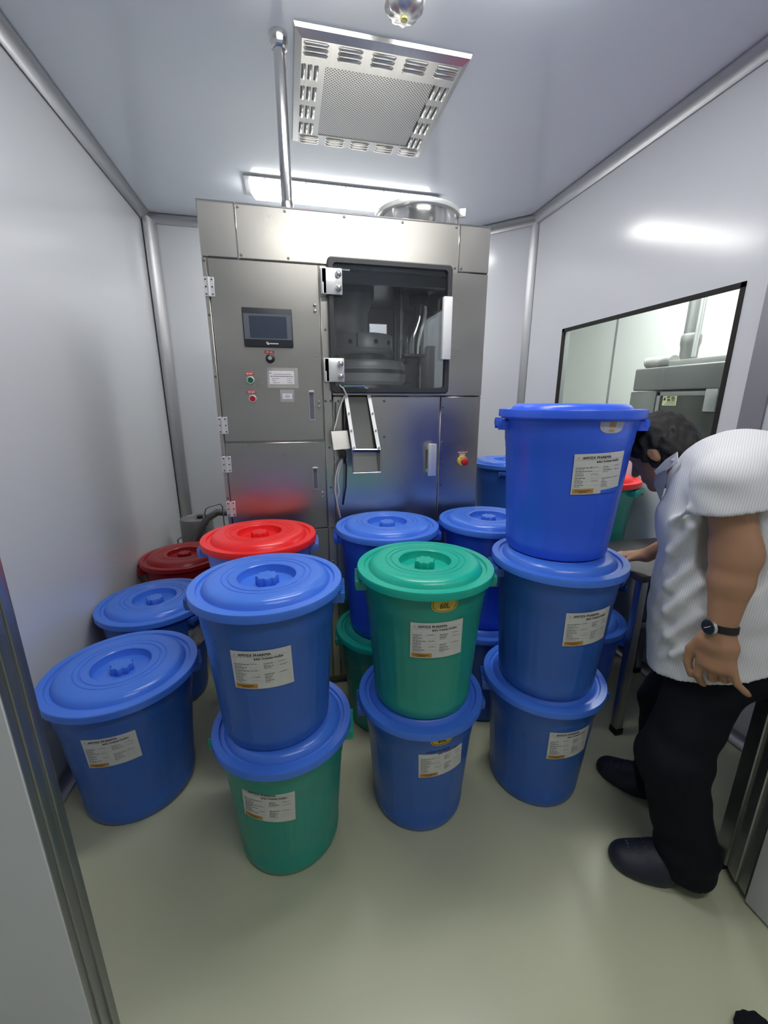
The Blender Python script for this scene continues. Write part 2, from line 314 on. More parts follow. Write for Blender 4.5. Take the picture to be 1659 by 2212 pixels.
# one louvre: pressed half-round hood with a dark slot beside it
lv = MB(); L = 0.098; Wd = 0.013; K = 5; vs = []
for x, s_ in ((-L / 2, 0.0), (-L / 2 + .008, 1.0), (L / 2 - .008, 1.0), (L / 2, 0.0)):
    for k in range(K + 1):
        t_ = PI * k / K; vs.append((x, -Wd / 2 * math.cos(t_) * (0.6 + .4 * s_), -0.0075 * math.sin(t_) * s_ - .0002))
fs = []
for i in range(3):
    for k in range(K): fs.append((i * (K + 1) + k, i * (K + 1) + k + 1, (i + 1) * (K + 1) + k + 1, (i + 1) * (K + 1) + k))
lv.add(vs, fs); lvm = lv.mesh('louvre', 60); lvm.materials.append(VST)
slm = MB().box(-L / 2 + .004, L / 2 - .004, Wd / 2, Wd / 2 + .006, -.0006, 0.0).mesh('slot', 0); slm.materials.append(BLACK)
def louvre(x, y, rz):
    o = lf(link('louvre', lvm, None, v, (x, y, zt), (0, 0, rz))); o.scale = (.88 if rz else 1, 1, 1)
    link('slot', slm, None, o)
for k in range(5):
    for r_ in range(3):
        louvre(vx0 + 0.085 + k * 0.134, vy0 + 0.048 + r_ * 0.026, 0)
        louvre(vx0 + 0.085 + k * 0.134, vy1 - 0.040 - r_ * 0.021, 0)
for k in range(4):
    for r_ in range(3):
        louvre(vx0 + 0.044 + r_ * 0.026, gy0 + 0.045 + k * 0.124, PI / 2)
        louvre(vx1 - 0.044 - r_ * 0.026, gy0 + 0.045 + k * 0.124, PI / 2)
cf = thing('ceiling_fitting', 'round chrome fitting with a white collar on the ceiling', 'ceiling fitting', (0.466, 1.755, ZC))
ob('collar', MB().lathe([(0, 0), (.072, 0), (.072, -.028), (.066, -.036), (0, -.036)], 40), WHITEP, cf)
def lobes(r, z, th): return r * (1 + 0.07 * math.cos(9 * th)) if r > 0.01 else r
ob('chrome_dome', MB().lathe([(.062, -.034), (.064, -.042), (.060, -.056), (.048, -.068), (.032, -.075), (.018, -.077), (0, -.077)], 72, mod=lobes), mat('fitting_chrome', (.6, .6, .6), .3, 1.0), cf)
ob('lens', MB().lathe([(0, -.076), (.014, -.076), (.012, -.082), (0, -.084)], 20), mat('amber_lens', (0.6, 0.55, 0.12), 0.2), cf)

# ------------------------------------------------------------------ barrels
HS, ST, RS = 0.480, 0.4975, 0.2252
LIDP = [(.965, -.024), (1.0, -.024), (1.0, -.003), (.993, 0), (.90, 0), (.892, -.004), (.885, -.007), (.86, -.0075), (.835, -.006), (.824, -.001), (.808, .0055), (.785, .0115), (.755, .0150), (.71, .0168), (.64, .017), (.588, .0165), (.582, .0142), (.572, .0142), (.566, .0162), (.515, .016), (.508, .0132), (.494, .0132), (.487, .0157), (.395, .0152), (.383, .013), (.374, -.010), (.366, -.013), (0, -.013)]
def body_r(z, s=1.0, sz=1.0): return s * (0.168 + 0.035 * min(1, z / (0.455 * sz)))
BC = {}
def barrel_meshes(kind, lid, body):
    k = (kind, lid, body)
    if k in BC: return BC[k]
    s, sz = (1.0, 1.0) if kind == 'std' else (1.155, 1.115)
    bp = [(0, .018), (.140 * s, .018), (.148 * s, .004), (.152 * s, 0), (.157 * s, 0), (.164 * s, .004), (.1685 * s, .014)]
    for z in (.03, .045, .05, .12, .2, .28, .345, .352, .372, .378, .40, .43, .447): bp.append((body_r(z * sz, s, sz) + (.0016 if z > .375 else 0), z * sz))
    bp += [(.2135 * s, .449 * sz), (.2170 * s, .451 * sz), (.2170 * s, .459 * sz), (.206 * s, .459 * sz), (.196 * s, .455 * sz)]
    def mod(r, z, th):
        if .046 * sz < z < .35 * sz:
            ph = (th * 16 / (2 * PI)) % 1.0
            return r - 0.0022 * s * (1 if 0.08 < ph < 0.92 else 0)
        return r
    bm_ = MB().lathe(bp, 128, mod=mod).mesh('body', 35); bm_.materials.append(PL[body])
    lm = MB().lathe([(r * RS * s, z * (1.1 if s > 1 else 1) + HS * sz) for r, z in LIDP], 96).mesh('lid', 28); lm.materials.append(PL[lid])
    def gear(r, z, th): return r * (1 + .10 * math.cos(8 * th)) if r > .02 * s else r
    zk = HS * sz
    km = MB().lathe([(.0305 * s, zk - .014), (.0315 * s, zk - .012), (.0315 * s, zk + .011), (.0295 * s, zk + .014), (0, zk + .014)], 64, mod=gear).mesh('knob', 35); km.materials.append(PL[lid])
    hb = MB(); z1 = .447 * sz; r0 = .205 * s; r1 = .2335 * s
    hb.bbox(r1 - .016, r1, -.052, .052, z1 - .024, z1, .003)
    for t_ in (-1, 1): hb.bbox(r0 - .012, r1 - .002, t_ * .045 - .0055, t_ * .045 + .0055, z1 - .034, z1 - .003, .002)
    hb.bbox(r0 - .004, r1 - .010, -.045, .045, z1 - .010, z1 - .004, .001)
    for k_ in range(8): hb.box(r1 - .015, r1 - .001, -.046 + k_ * .0128, -.041 + k_ * .0128, z1 - .002, z1 + .003)
    hm = hb.mesh('handle', 35); hm.materials.append(PL[body])
    BC[k] = (bm_, lm, km, hm, s, sz); return BC[k]
def hit_angle(cx, cy, z0, s, sz, px, py):
    """where a photo pixel's line of sight meets the barrel side: angle round the barrel and height"""
    r = ray(px, py); R_ = body_r(.3 * sz, s, sz); a = r[0] ** 2 + r[1] ** 2; b = -(r[0] * cx + r[1] * cy); c = cx * cx + cy * cy - R_ * R_
    D = max(0, b * b - a * c); t = (-b - math.sqrt(D)) / a
    return math.atan2(t * r[1] - cy, t * r[0] - cx), CAM_Z + t * r[2] - z0
def wrap(vs, ang, zc, rf, off, tilt=0.0):
    out = []; ct, st = math.cos(tilt), math.sin(tilt)
    for (u, w_) in vs:
        u2, v2 = u * ct - w_ * st, u * st + w_ * ct; z = zc + v2; r = rf(z) + off; th = ang + u2 / r
        out.append((r * math.cos(th), r * math.sin(th), z))
    return out
def grid2d(x0, x1, y0, y1, nx, ny):
    vs = [(x0 + (x1 - x0) * i / nx, y0 + (y1 - y0) * j / ny) for j in range(ny + 1) for i in range(nx + 1)]
    return vs, [(j * (nx + 1) + i, j * (nx + 1) + i + 1, (j + 1) * (nx + 1) + i + 1, (j + 1) * (nx + 1) + i) for j in range(ny) for i in range(nx)]
def paper_label(parent, ang, zc, rf, tilt=0.0, seed=1, wd=0.165, ht=0.124, torn=False):
    rnd = random.Random(seed); hw, hh = wd / 2, ht / 2; mb = MB()
    vs, fs = grid2d(-hw, hw, -hh, hh, 16, 8); mb.add(wrap(vs, ang, zc, rf, .0012, tilt), fs)
    lab = ob('paper_label', mb, PAPER, parent, smooth=60); lab['label'] = 'white printed paper label'
    t = MB()
    def put(vf, ox, oy, off=.0019): t.add(wrap([(x + ox, y + oy) for x, y in vf[0]], ang, zc, rf, off, tilt), vf[1])
    for k_ in range(3):
        put(text2d('AMTEX PHARMA', .0118), -hw + .022 + k_ * .00035, hh - .0165); put(text2d('BÁN THÀNH PHẨM', .0088), -.018 + k_ * .00028, hh - .0285)
    ob('lettering', t, INK, lab, smooth=0)
    g_ = MB()
    def bar(x, y, l, h): vs, fs = grid2d(x, x + l, y, y + h, max(1, int(l / .012)), 1); g_.add(wrap(vs, ang, zc, rf, .0018, tilt), fs)
    def line(x, y, l, h):
        x1 = x + l
        while x < x1:
            ww = rnd.uniform(.004, .011); bar(x, y, min(ww, x1 - x), h); x += ww + .0014
    put(text2d('(Semi product)', .0052), .004, hh - .0355, .0018)
    bar(-hw + .003, hh - .0195, wd - .006, .0004)
    for k in range(6):
        y = hh - .043 - k * .0106
        line(-hw + .007, y, rnd.uniform(.020, .048), .0022); line(-hw + .007, y - .0048, rnd.uniform(.016, .032), .0014)
        bar(-hw + .052, y, .026, .0003)
    for k, y in enumerate((hh - .043, hh - .053, hh - .078, hh - .0886, hh - .099)):
        line(.006, y, rnd.uniform(.016, .036), .0022); line(.006, y - .0048, rnd.uniform(.012, .026), .0014); bar(.042, y, .034, .0003)
    # handwriting
    for (x, y) in ((-hw + .05, hh - .0425), (-hw + .052, hh - .064), (.046, hh - .0425), (.05, hh - .055), (.046, hh - .0775), (-hw + .056, hh - .085)):
        for k in range(6): bar(x + k * .0034, y + rnd.uniform(0, .0028), .0026, rnd.uniform(.0008, .0022))
    # company mark: small ring of strokes
    for k in range(5): bar(-hw + .009 + .0012 * k, hh - .0145 + .0012 * (k % 3), .0016, .0012)
    ob('fine_print', g_, GINK, lab, smooth=0)
    o_ = MB(); vs, fs = grid2d(-hw + .004, -hw + .066, -hh + .003, -hh + .0175, 6, 1); o_.add(wrap(vs, ang, zc, rf, .0018, tilt), fs)
    ob('ochre_box', o_, OCHRE, lab, smooth=0)
    x_ = MB()
    for (a0, l, y) in ((-hw + .011, .046, -hh + .0105), (-hw + .022, .024, -hh + .0058)):
        vs, fs = grid2d(a0, a0 + l, y, y + .0024, 4, 1); x_.add(wrap(vs, ang, zc, rf, .0024, tilt), fs)
    ob('box_print', x_, BROWNINK, lab, smooth=0)
    if torn:
        k_ = MB(); vs, fs = grid2d(.008, hw + .0005, -hh - .0005, -hh + .010, 6, 1)
        vs = [(x, y if y < -hh + .005 else y + .004 * (x - .008) / hw) for x, y in vs]
        k_.add(wrap(vs, ang, zc, rf, .0024, tilt), fs); ob('peeled_strip', k_, PL['bright'], lab, smooth=0)
def sticker(parent, ang, zc, rf, kind):
    def ov(a, b, n=40): return [(a * math.copysign(abs(math.cos(2 * PI * i / n)) ** .8, math.cos(2 * PI * i / n)), b * math.copysign(abs(math.sin(2 * PI * i / n)) ** .8, math.sin(2 * PI * i / n))) for i in range(n)]
    def disc(a, b, off, m, nm, par):
        mb = MB(); vs = []; n = 40; K = 5
        for k in range(K + 1): vs += [(x * k / K, y * k / K) for x, y in ov(a, b)]
        fs = [(k * n + i, k * n + (i + 1) % n, (k + 1) * n + (i + 1) % n, (k + 1) * n + i) for k in range(K) for i in range(n)]
        mb.add(wrap(vs, ang, zc, rf, off), fs); return ob(nm, mb, m, par, smooth=60)
    base = disc(.040, .026, .0012, YELLOW if kind != 'worn' else WORN, 'capacity_sticker', parent)
    if kind != 'worn':
        base['label'] = 'yellow oval capacity sticker'
        rg = MB(); n = 40; a_, b_ = ov(.0365, .0225), ov(.0345, .0205)
        rg.add(wrap(a_ + b_, ang, zc, rf, .0018), [(i, (i + 1) % n, n + (i + 1) % n, n + i) for i in range(n)]); ob('border', rg, BROWNINK, base, smooth=0)
        tx = text2d('60L', .026, .0007, 'CENTER'); tm = MB(); tm.add(wrap([(x * .8, y - .013) for x, y in tx[0]], ang, zc, rf, .002), tx[1]); ob('lettering', tm, BROWNINK, base, smooth=0)
    else:
        base['label'] = 'worn oval sticker with a faded number'
        tx = text2d('60', .030, .0012, 'CENTER'); tm = MB(); tm.add(wrap([(x * .72, y - .008) for x, y in tx[0]], ang, zc, rf, .002), tx[1]); ob('lettering', tm, mat('faded_amber_ink', (.45, .22, .05), .6), base, smooth=0)
        tm = MB(); vs, fs = grid2d(-.010, .006, -.020, -.015, 3, 1); tm.add(wrap(vs, ang, zc, rf, .002), fs); ob('faded_print', tm, OCHRE, base, smooth=0)
BARRELS = {}
def barrel(key, kind, lid, body, x, y, level, handle_px=None, label=None, lab_px=None, tilt=0.0, stick=None, torn=False, group='lidded plastic barrels', hang=None):
    bm_, lm, km, hm, s, sz = barrel_meshes(kind, lid, body)
    z0 = level * (ST if kind == 'std' else ST * sz)
    t = thing('lidded_barrel', label, 'barrel', (x, y, z0), group)
    link('body', bm_, None, t); l_ = link('lid', lm, None, t); link('knob', km, None, l_)
    if lid != body and not body.startswith(lid): l_['label'] = {'blue': 'blue', 'red': 'red', 'green': 'green', 'shaded_red': 'shaded red'}[lid] + ' domed lid'
    a = hang if hang is not None else hit_angle(x, y, z0, s, sz, *handle_px)[0]
    link('handle', hm, None, t, (0, 0, 0), (0, 0, a)); link('handle', hm, None, t, (0, 0, 0), (0, 0, a + PI))
    rf = lambda z: body_r(z, s, sz)
    if lab_px:
        an, zc = hit_angle(x, y, z0, s, sz, *lab_px); paper_label(t, an, zc, rf, tilt, seed=sum(map(ord, key)), torn=torn)
    if stick:
        an, zc = hit_angle(x, y, z0, s, sz, *stick[1]); sticker(t, an, zc, lambda z: rf(z) + .0018, stick[0])
    BARRELS[key] = t; return t
R_ = math.radians
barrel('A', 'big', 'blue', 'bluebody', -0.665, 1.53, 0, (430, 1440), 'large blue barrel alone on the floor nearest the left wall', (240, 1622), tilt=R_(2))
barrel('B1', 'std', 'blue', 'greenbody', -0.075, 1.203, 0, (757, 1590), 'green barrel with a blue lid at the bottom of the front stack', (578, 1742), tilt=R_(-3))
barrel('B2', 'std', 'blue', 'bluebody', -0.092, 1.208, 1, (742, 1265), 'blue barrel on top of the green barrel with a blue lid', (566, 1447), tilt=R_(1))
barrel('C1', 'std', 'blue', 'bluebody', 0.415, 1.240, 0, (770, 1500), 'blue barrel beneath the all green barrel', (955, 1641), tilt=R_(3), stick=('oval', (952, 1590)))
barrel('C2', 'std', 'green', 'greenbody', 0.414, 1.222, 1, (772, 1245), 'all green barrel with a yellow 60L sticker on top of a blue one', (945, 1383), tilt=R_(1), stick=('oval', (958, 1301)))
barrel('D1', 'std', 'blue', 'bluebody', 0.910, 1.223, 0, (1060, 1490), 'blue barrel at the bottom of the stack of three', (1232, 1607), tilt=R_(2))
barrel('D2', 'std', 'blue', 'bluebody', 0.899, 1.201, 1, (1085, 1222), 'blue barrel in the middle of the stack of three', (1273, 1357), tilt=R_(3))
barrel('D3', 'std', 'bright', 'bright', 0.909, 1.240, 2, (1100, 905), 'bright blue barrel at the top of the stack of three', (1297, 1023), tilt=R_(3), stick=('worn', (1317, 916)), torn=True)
barrel('E', 'big', 'blue', 'bluebody', -0.710, 2.10, 0, (425, 1330), 'large blue barrel on the floor between the front left one and the shaded red lid', (432, 1365), hang=R_(-30))
barrel('F', 'big', 'shaded_red', 'shaded_red', -0.715, 2.75, 0, None, 'red barrel with the corner shade in its colour, furthest back along the left wall', hang=R_(20))
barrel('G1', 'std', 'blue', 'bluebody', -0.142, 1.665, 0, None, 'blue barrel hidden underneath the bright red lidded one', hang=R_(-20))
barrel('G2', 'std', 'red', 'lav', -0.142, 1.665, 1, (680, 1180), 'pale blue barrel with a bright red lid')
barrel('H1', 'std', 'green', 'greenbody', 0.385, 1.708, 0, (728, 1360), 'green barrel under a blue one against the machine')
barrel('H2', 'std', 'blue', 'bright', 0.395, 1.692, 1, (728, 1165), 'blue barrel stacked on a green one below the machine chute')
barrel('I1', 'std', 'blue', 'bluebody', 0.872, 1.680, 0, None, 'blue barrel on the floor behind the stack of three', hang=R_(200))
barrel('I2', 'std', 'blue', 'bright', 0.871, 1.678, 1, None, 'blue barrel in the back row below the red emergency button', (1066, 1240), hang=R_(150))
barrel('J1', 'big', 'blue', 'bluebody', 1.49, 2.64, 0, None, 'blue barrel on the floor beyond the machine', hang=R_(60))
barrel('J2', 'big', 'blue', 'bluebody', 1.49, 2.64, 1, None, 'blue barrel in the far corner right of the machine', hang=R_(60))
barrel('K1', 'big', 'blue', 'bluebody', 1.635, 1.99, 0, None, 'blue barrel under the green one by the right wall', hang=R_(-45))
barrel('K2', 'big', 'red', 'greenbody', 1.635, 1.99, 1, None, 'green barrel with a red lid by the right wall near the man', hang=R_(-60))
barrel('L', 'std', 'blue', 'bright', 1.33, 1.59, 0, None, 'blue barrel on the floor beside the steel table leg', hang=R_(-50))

# ------------------------------------------------------------------ tablet press machine
MY = 1.95
mc = thing('tablet_press', 'tall stainless steel tablet press cabinet with a dark glazed door and control panel', 'machine', (0.31, MY, 0))
def mp_(name, mb, m, parent=None, smooth=40):
    if parent is None: return lf(ob(name, mb, m, mc, smooth=smooth))
    o = ob(name, mb, m, parent, smooth=smooth); return o
mx0, mx1, mtop = -0.303, 0.929, 2.248
yi = MY + 0.012                       # plane behind the front panels
core = MB().box(mx0 + .003, mx1 - .003, yi, 2.95, 0.05, 1.50).box(mx0 + .003, .185, yi, 2.95, 1.50, 2.243).box(.185, mx1 - .003, yi, 2.95, 2.09, 2.243)
mp_('cabinet_body', core, STEELH, smooth=0)
mp_('plinth', MB().box(mx0 + .02, mx1 - .02, MY + .02, 2.93, 0, .05), DSTEEL, smooth=0)
bk = MB().box(.185, .56, 2.93, 2.95, 1.5, 2.09).box(.68, mx1 - .003, 2.93, 2.95, 1.5, 2.09).box(.56, .68, 2.93, 2.95, 1.5, 1.88).box(.56, .68, 2.93, 2.95, 2.0, 2.09)
CAV = mat('cavity_grey', (.40, .40, .405), .4, .3, var=.15, vscale=6)
mp_('back_panel', bk, CAV, smooth=0)
sd = MB().box(.905, mx1 - .003, yi, 2.10, 1.5, 2.09).box(.905, mx1 - .003, 2.88, 2.95, 1.5, 2.09).box(.905, mx1 - .003, 2.10, 2.88, 1.5, 1.58).box(.905, mx1 - .003, 2.10, 2.88, 2.02, 2.09)
mp_('side_panel', sd, CAV, smooth=0)
mp_('side_pane', MB().box(.914, .918, 2.10, 2.88, 1.58, 2.02), glass('smoked_glass_light', (0.72, 0.74, 0.74)), smooth=0)
def panel(name, x0, x1, z0, z1, m=STEEL, y=MY, b=.0025, th=.012): return mp_(name, MB().bbox(x0 + .0012, x1 - .0012, y, y + th, z0 + .0012, z1 - .0012, b, 1), m)
panel('top_panel', mx0, -.162, 2.054, mtop); panel('top_panel', -.162, .781, 2.054, mtop); panel('top_panel', .781, mx1, 2.062, mtop)
mp_('cover_strip', MB().bbox(-.1655, -.1585, MY - .003, MY + .004, 2.05, mtop, .001, 1), CHROME); mp_('cover_strip', MB().bbox(.7775, .7845, MY - .003, MY + .004, 2.06, mtop, .001, 1), CHROME)
mp_('top_edge', MB().bbox(mx0, mx1, MY - .002, MY + .012, mtop - .004, mtop + .002, .001, 1), CHROME)
panel('hinge_strip', mx0, -.283, .05, 2.053)
d1 = panel('upper_door', -.283, .157, 1.3235, 2.052, STEELH); d2 = panel('lower_door', -.283, .157, .90, 1.3205, STEELH)
panel('base_panel', -.283, .157, .05, .898, STEELH)
panel('upright_strip', .158, .198, .05, 2.052)
panel('lower_panel', .199, .718, .05, 1.522, STEEL); panel('window_sill_panel', .199, .742, 1.523, 1.54, STEEL)
panel('right_panel', .7185, mx1, .05, 1.522, STEELH); panel('right_upper_panel', .735, mx1, 1.523, 2.061, STEELH)
panel('window_head_strip', .199, .735, 2.042, 2.053)
scr = MB().lathe([(.0062, 0), (.0062, .0016), (.004, .0028), (0, .003)], 12, axis='-y'); scm = MB().lathe([(.0062, 0), (.0058, -.002), (.003, -.003), (0, -.003)], 12, axis='y')
scrm = MB().cyl((0, 0, 0), (0, -.0028, 0), .0058, .0045, 12).mesh('screw'); scrm.materials.append(DSTEEL)
for (x, z) in ((-.15, 2.235), (.03, 2.235), (.27, 2.235), (.52, 2.235), (.765, 2.235), (-.15, 2.067), (.035, 2.067), (.765, 2.075), (.795, 2.075), (.178, 2.04), (-.293, 2.04), (-.293, 1.84), (-.293, 1.6), (-.293, 1.25), (-.293, 1.07),
               (.177, 1.80), (.167, 1.50), (.190, 1.50), (.225, 1.50), (.44, 1.50), (.73, 1.47), (.44, 1.335), (.735, 1.30), (.735, 1.09), (.177, 1.29), (.177, 1.10), (.177, .90), (.177, .72)):
    lf(link('screw', scrm, None, mc, (x, MY, z)))
# hinges of the two cabinet doors
def hinge(z, door, dark=False):
    h = MB().bbox(-.303, -.287, MY - .004, MY, z - .036, z + .036, .001, 1).bbox(-.279, -.263, MY - .004, MY, z - .036, z + .036, .001, 1).cyl((-.283, MY - .005, z - .036), (-.283, MY - .005, z + .036), .0055, n=12)
    ho = lf(ob('hinge', h, SILVER if not dark else CHROME, door)); ho.matrix_parent_inverse = Matrix.Translation(-Vector(mc.location)) if False else Matrix()
    ho.parent = mc; ho.matrix_parent_inverse = Matrix.Translation(-Vector(mc.location))
    sm = MB().cyl((0, 0, 0), (0, -.0015, 0), .003, n=8).mesh('hinge_screw'); sm.materials.append(BLACK)
    for x in (-.295, -.271):
        for dz in (-.027, 0, .027): link('hinge_screw', sm, None, ho, (x, MY - .004, z + dz))
for z in (1.944, 1.397, 1.226, 1.02): hinge(z, d1)
# flush handles and latch studs
def flush_handle(x, z0, z1):
    ho = mp_('flush_handle', MB().box(x - .012, x + .012, MY - .002, MY, z0, z1), CHROME, smooth=0)
    ob('grip_recess', MB().box(x - .0095, x + .0095, MY - .0028, MY - .0005, z0 + .006, z1 - .004), mat('recess_grey', (.14, .145, .19), .45, .3), ho, smooth=0)
    ob('grip_edge', MB().bbox(x - .0125, x + .0125, MY - .010, MY, z1 - .003, z1 + .004, .001, 1), SILVER, ho)
flush_handle(.105, 1.415, 1.541); flush_handle(.107, 1.092, 1.197)
stud = MB().lathe([(.0065, 0), (.0065, .006), (.0045, .010), (0, .011)], 14, axis='y').mesh('latch_stud'); stud.materials.append(CHROME)
for (x, z) in ((.135, 1.895), (.135, 1.872), (.137, 1.497), (.137, 1.476), (.136, 1.078), (.136, 1.058)): lf(link('latch_stud', stud, None, mc, (x, MY, z)))
# touch screen
hm_ = mp_('touch_screen', MB().bbox(-.165, .037, MY - .014, MY, 1.722, 1.874, .004, 2), mat('screen_bezel', (.022, .025, .032), .42))
ob('screen_surround', MB().box(-.160, .033, MY - .0148, MY - .013, 1.751, 1.850), mat('screen_grey', (.10, .115, .135), .35), hm_, smooth=0)
ob('display', MB().box(-.138, .013, MY - .0156, MY - .014, 1.757, 1.842), mat('screen_off', (.035, .047, .075), .25), hm_, smooth=0)
lg = MB().bbox(-.076, -.066, MY - .0152, MY - .0136, 1.733, 1.743, .002, 1); ob('maker_mark', lg, mat('mark_grey', (.25, .26, .28), .5), hm_)
lg = MB().box(-.0705, -.064, MY - .0158, MY - .0136, 1.731, 1.737)
for k in range(8): lg.box(-.061 + k * .0046, -.0576 + k * .0046, MY - .0152, MY - .0136, 1.7335, 1.7375)
ob('maker_lettering', lg, WHITEINK, hm_, smooth=0)
def plaque(x, z, w_, h_, body, size=.007):
    pq = mp_('red_name_plate', MB().bbox(x - w_ / 2, x + w_ / 2, MY - .0018, MY, z - h_ / 2, z + h_ / 2, .0008, 1), REDLAB)
    tv, tf = text2d(body, size, .0002, 'CENTER'); t_ = MB(); t_.add([(x + a, MY - .0022, z - size * .36 + b_) for a, b_ in tv], tf); ob('lettering', t_, WHITEINK, pq, smooth=0)
plaque(-.066, 1.7025, .040, .012, 'TẮT  MỞ'); plaque(-.154, 1.6135, .036, .011, 'MỞ MÁY'); plaque(-.152, 1.5375, .040, .011, 'TẮT MÁY'); plaque(.845, 1.250, .056, .010, 'DỪNG KHẨN CẤP', .0062)
def button(name, x, z, ring, cap, r, capm, ringm):
    o = mp_(name, MB().lathe([(r, 0), (r, ring), (r * .86, ring + .003), (r * .74, ring + .003), (r * .72, ring - .002), (0, ring - .002)], 32, (x, MY, z), axis='y'), ringm)
    ob('cap', MB().lathe([(r * .70, ring - .002), (r * .70, ring + cap), (r * .6, ring + cap + .0015), (0, ring + cap + .0015)], 28, (x, MY, z), axis='y'), capm, o)
    return o
button('start_button', -.152, 1.587, .009, .002, .0165, mat('green_cap', (.004, .10, .045), .3), SILVER)['label'] = 'green push button'
button('stop_button', -.149, 1.510, .009, .002, .0165, mat('red_cap', (.36, .006, .012), .3), SILVER)['label'] = 'red push button'
ks = mp_('key_switch', MB().lathe([(.0195, 0), (.0195, .004), (.0165, .016), (.0135, .018), (0, .018)], 32, (-.064, MY, 1.676), axis='y'), BLACK)
ob('bezel', MB().lathe([(.0208, 0), (.0208, .003), (.0195, .0045), (.019, .003)], 32, (-.064, MY, 1.676), axis='y'), CHROME, ks)
ob('key_barrel', MB().lathe([(.0082, .017), (.0082, .024), (.0065, .0255), (0, .0255)], 20, (-.064, MY, 1.676), axis='y').box(-.0655, -.0625, MY - .034, MY - .024, 1.668, 1.684), CHROME, ks)
# emergency stop
es = mp_('emergency_stop', MB().lathe([(.0265, 0), (.0265, .008), (.024, .011), (.018, .012), (0, .012)], 36, (.845, MY, 1.207), axis='y'), mat('estop_yellow', (.62, .47, .10), .4))
ob('mushroom_cap', MB().lathe([(.010, .011), (.011, .020), (.0175, .021), (.0185, .027), (.0165, .033), (.010, .036), (0, .037)], 32, (.848, MY, 1.2055), axis='y'), mat('estop_red', (.55, .012, .015), .35), es)
t_ = MB()
for a in (-.6, -.25, .25, .6): t_.box(.845 + .0225 * math.sin(a) - .0018, .845 + .0225 * math.sin(a) + .0018, MY - .0122, MY - .010, 1.207 + .0215 * math.cos(a) - .0015, 1.207 + .0215 * math.cos(a) + .0018)
ob('ring_marks', t_, BLACK, es, smooth=0); ob('plate_tab', MB().box(.829, .859, MY - .0015, MY, 1.233, 1.2445), SILVER, es, smooth=0)
# data plates
pt = mp_('plastic_sleeve', MB().box(-.082, .050, MY - .0008, MY, 1.556, 1.640), mat('clear_sleeve', (.55, .54, .50), .22, .6), smooth=0)
ob('card', MB().box(-.073, .033, MY - .0020, MY - .0006, 1.571, 1.627), mat('card_white', (.72, .70, .72), .5), pt, smooth=0)
t_ = MB()
for (x0, x1, z, h_) in ((-.055, .02, 1.6115, .0022), (-.068, .028, 1.6025, .0032), (-.062, -.030, 1.594, .002), (.002, .024, 1.594, .002), (-.062, -.045, 1.5855, .002), (.002, .022, 1.5855, .002), (-.058, -.030, 1.577, .002), (.003, .026, 1.577, .002), (-.070, -.063, 1.615, .004)):
    x = x0
    while x < x1: ww = random.uniform(.003, .009); t_.box(x, min(x + ww, x1), MY - .0024, MY - .0018, z, z + h_); x += ww + .0012
ob('fine_print', t_, GINK, pt, smooth=0)
pt = mp_('plastic_sleeve', MB().box(-.031, .028, MY - .0008, MY, 1.496, 1.549), MATS['clear_sleeve'], smooth=0)
ob('card', MB().box(-.022, .020, MY - .0018, MY - .0006, 1.509, 1.532), MATS['card_white'], pt, smooth=0)
t_ = MB()
for k in range(3): t_.box(-.012 + .001 * k, .010, MY - .0022, MY - .0016, 1.515 + k * .0045, 1.5172 + k * .0045)
ob('fine_print', t_, mat('violet_ink', (.3, .3, .45), .8), pt, smooth=0)
# glazed door: rounded black frame, smoked pane, clamps and handle
def rrect(x0, x1, z0, z1, r, n=6):
    out = []
    for (cx, cz, a0) in ((x1 - r, z1 - r, 0), (x0 + r, z1 - r, PI / 2), (x0 + r, z0 + r, PI), (x1 - r, z0 + r, 1.5 * PI)):
        out += [(cx + r * math.cos(a0 + PI / 2 * k / n), cz + r * math.sin(a0 + PI / 2 * k / n)) for k in range(n + 1)]
    return out
o_ = rrect(.190, .744, 1.534, 2.078, .02); i_ = rrect(.212, .722, 1.556, 2.056, .016); n = len(o_); o2 = rrect(.195, .739, 1.539, 2.073, .017)
f_ = MB(); yb, yf = MY - .006, MY - .036
vs = [(x, yb, z) for x, z in o_] + [(x, yf + .006, z) for x, z in o_] + [(x, yf, z) for x, z in o2] + [(x, yf, z) for x, z in i_] + [(x, yb, z) for x, z in i_]
f_.add(vs, [(k * n + i, k * n + (i + 1) % n, ((k + 1) % 5) * n + (i + 1) % n, ((k + 1) % 5) * n + i) for k in range(5) for i in range(n)])
wd_ = mp_('glazed_door', f_, mat('door_frame_black', (.035, .037, .042), .38), smooth=35); wd_['label'] = 'black framed glazed door'
ob('pane', MB().box(.208, .726, MY - .022, MY - .016, 1.552, 2.060), glass('smoked_glass', (0.84, 0.86, 0.88), .09), wd_, smooth=0)
ob('pull_bar', MB().bbox(.697, .738, MY - .060, MY - .037, 1.684, 1.946, .003, 2), WHITEP, wd_)
t_ = MB().box(.250, .286, MY - .0226, MY - .022, 2.030, 2.036)
ob('faded_mark', t_, mat('mark_pale', (.25, .27, .3), .5), wd_, smooth=0)
for z in (1.981, 1.631):
    c_ = ob('clamp', MB().bbox(.164, .250, MY - .046, MY - .036, z - .050, z + .050, .003, 2).bbox(.160, .186, MY - .046, MY - .002, z - .050, z + .050, .004, 2).bbox(.166, .172, MY - .05, MY - .04, z - .05, z - .005, .001, 1), SILVER, wd_)
    c_['label'] = 'polished steel hinge clamp'
for z in (1.981, 1.631):
    for dz in (-.026, .026): ob('dome_nut', MB().lathe([(.0135, .046), (.0135, .050), (.0115, .060), (.006, .065), (0, .066)], 24, (.233, MY, z + dz), axis='y'), CHROME, wd_)
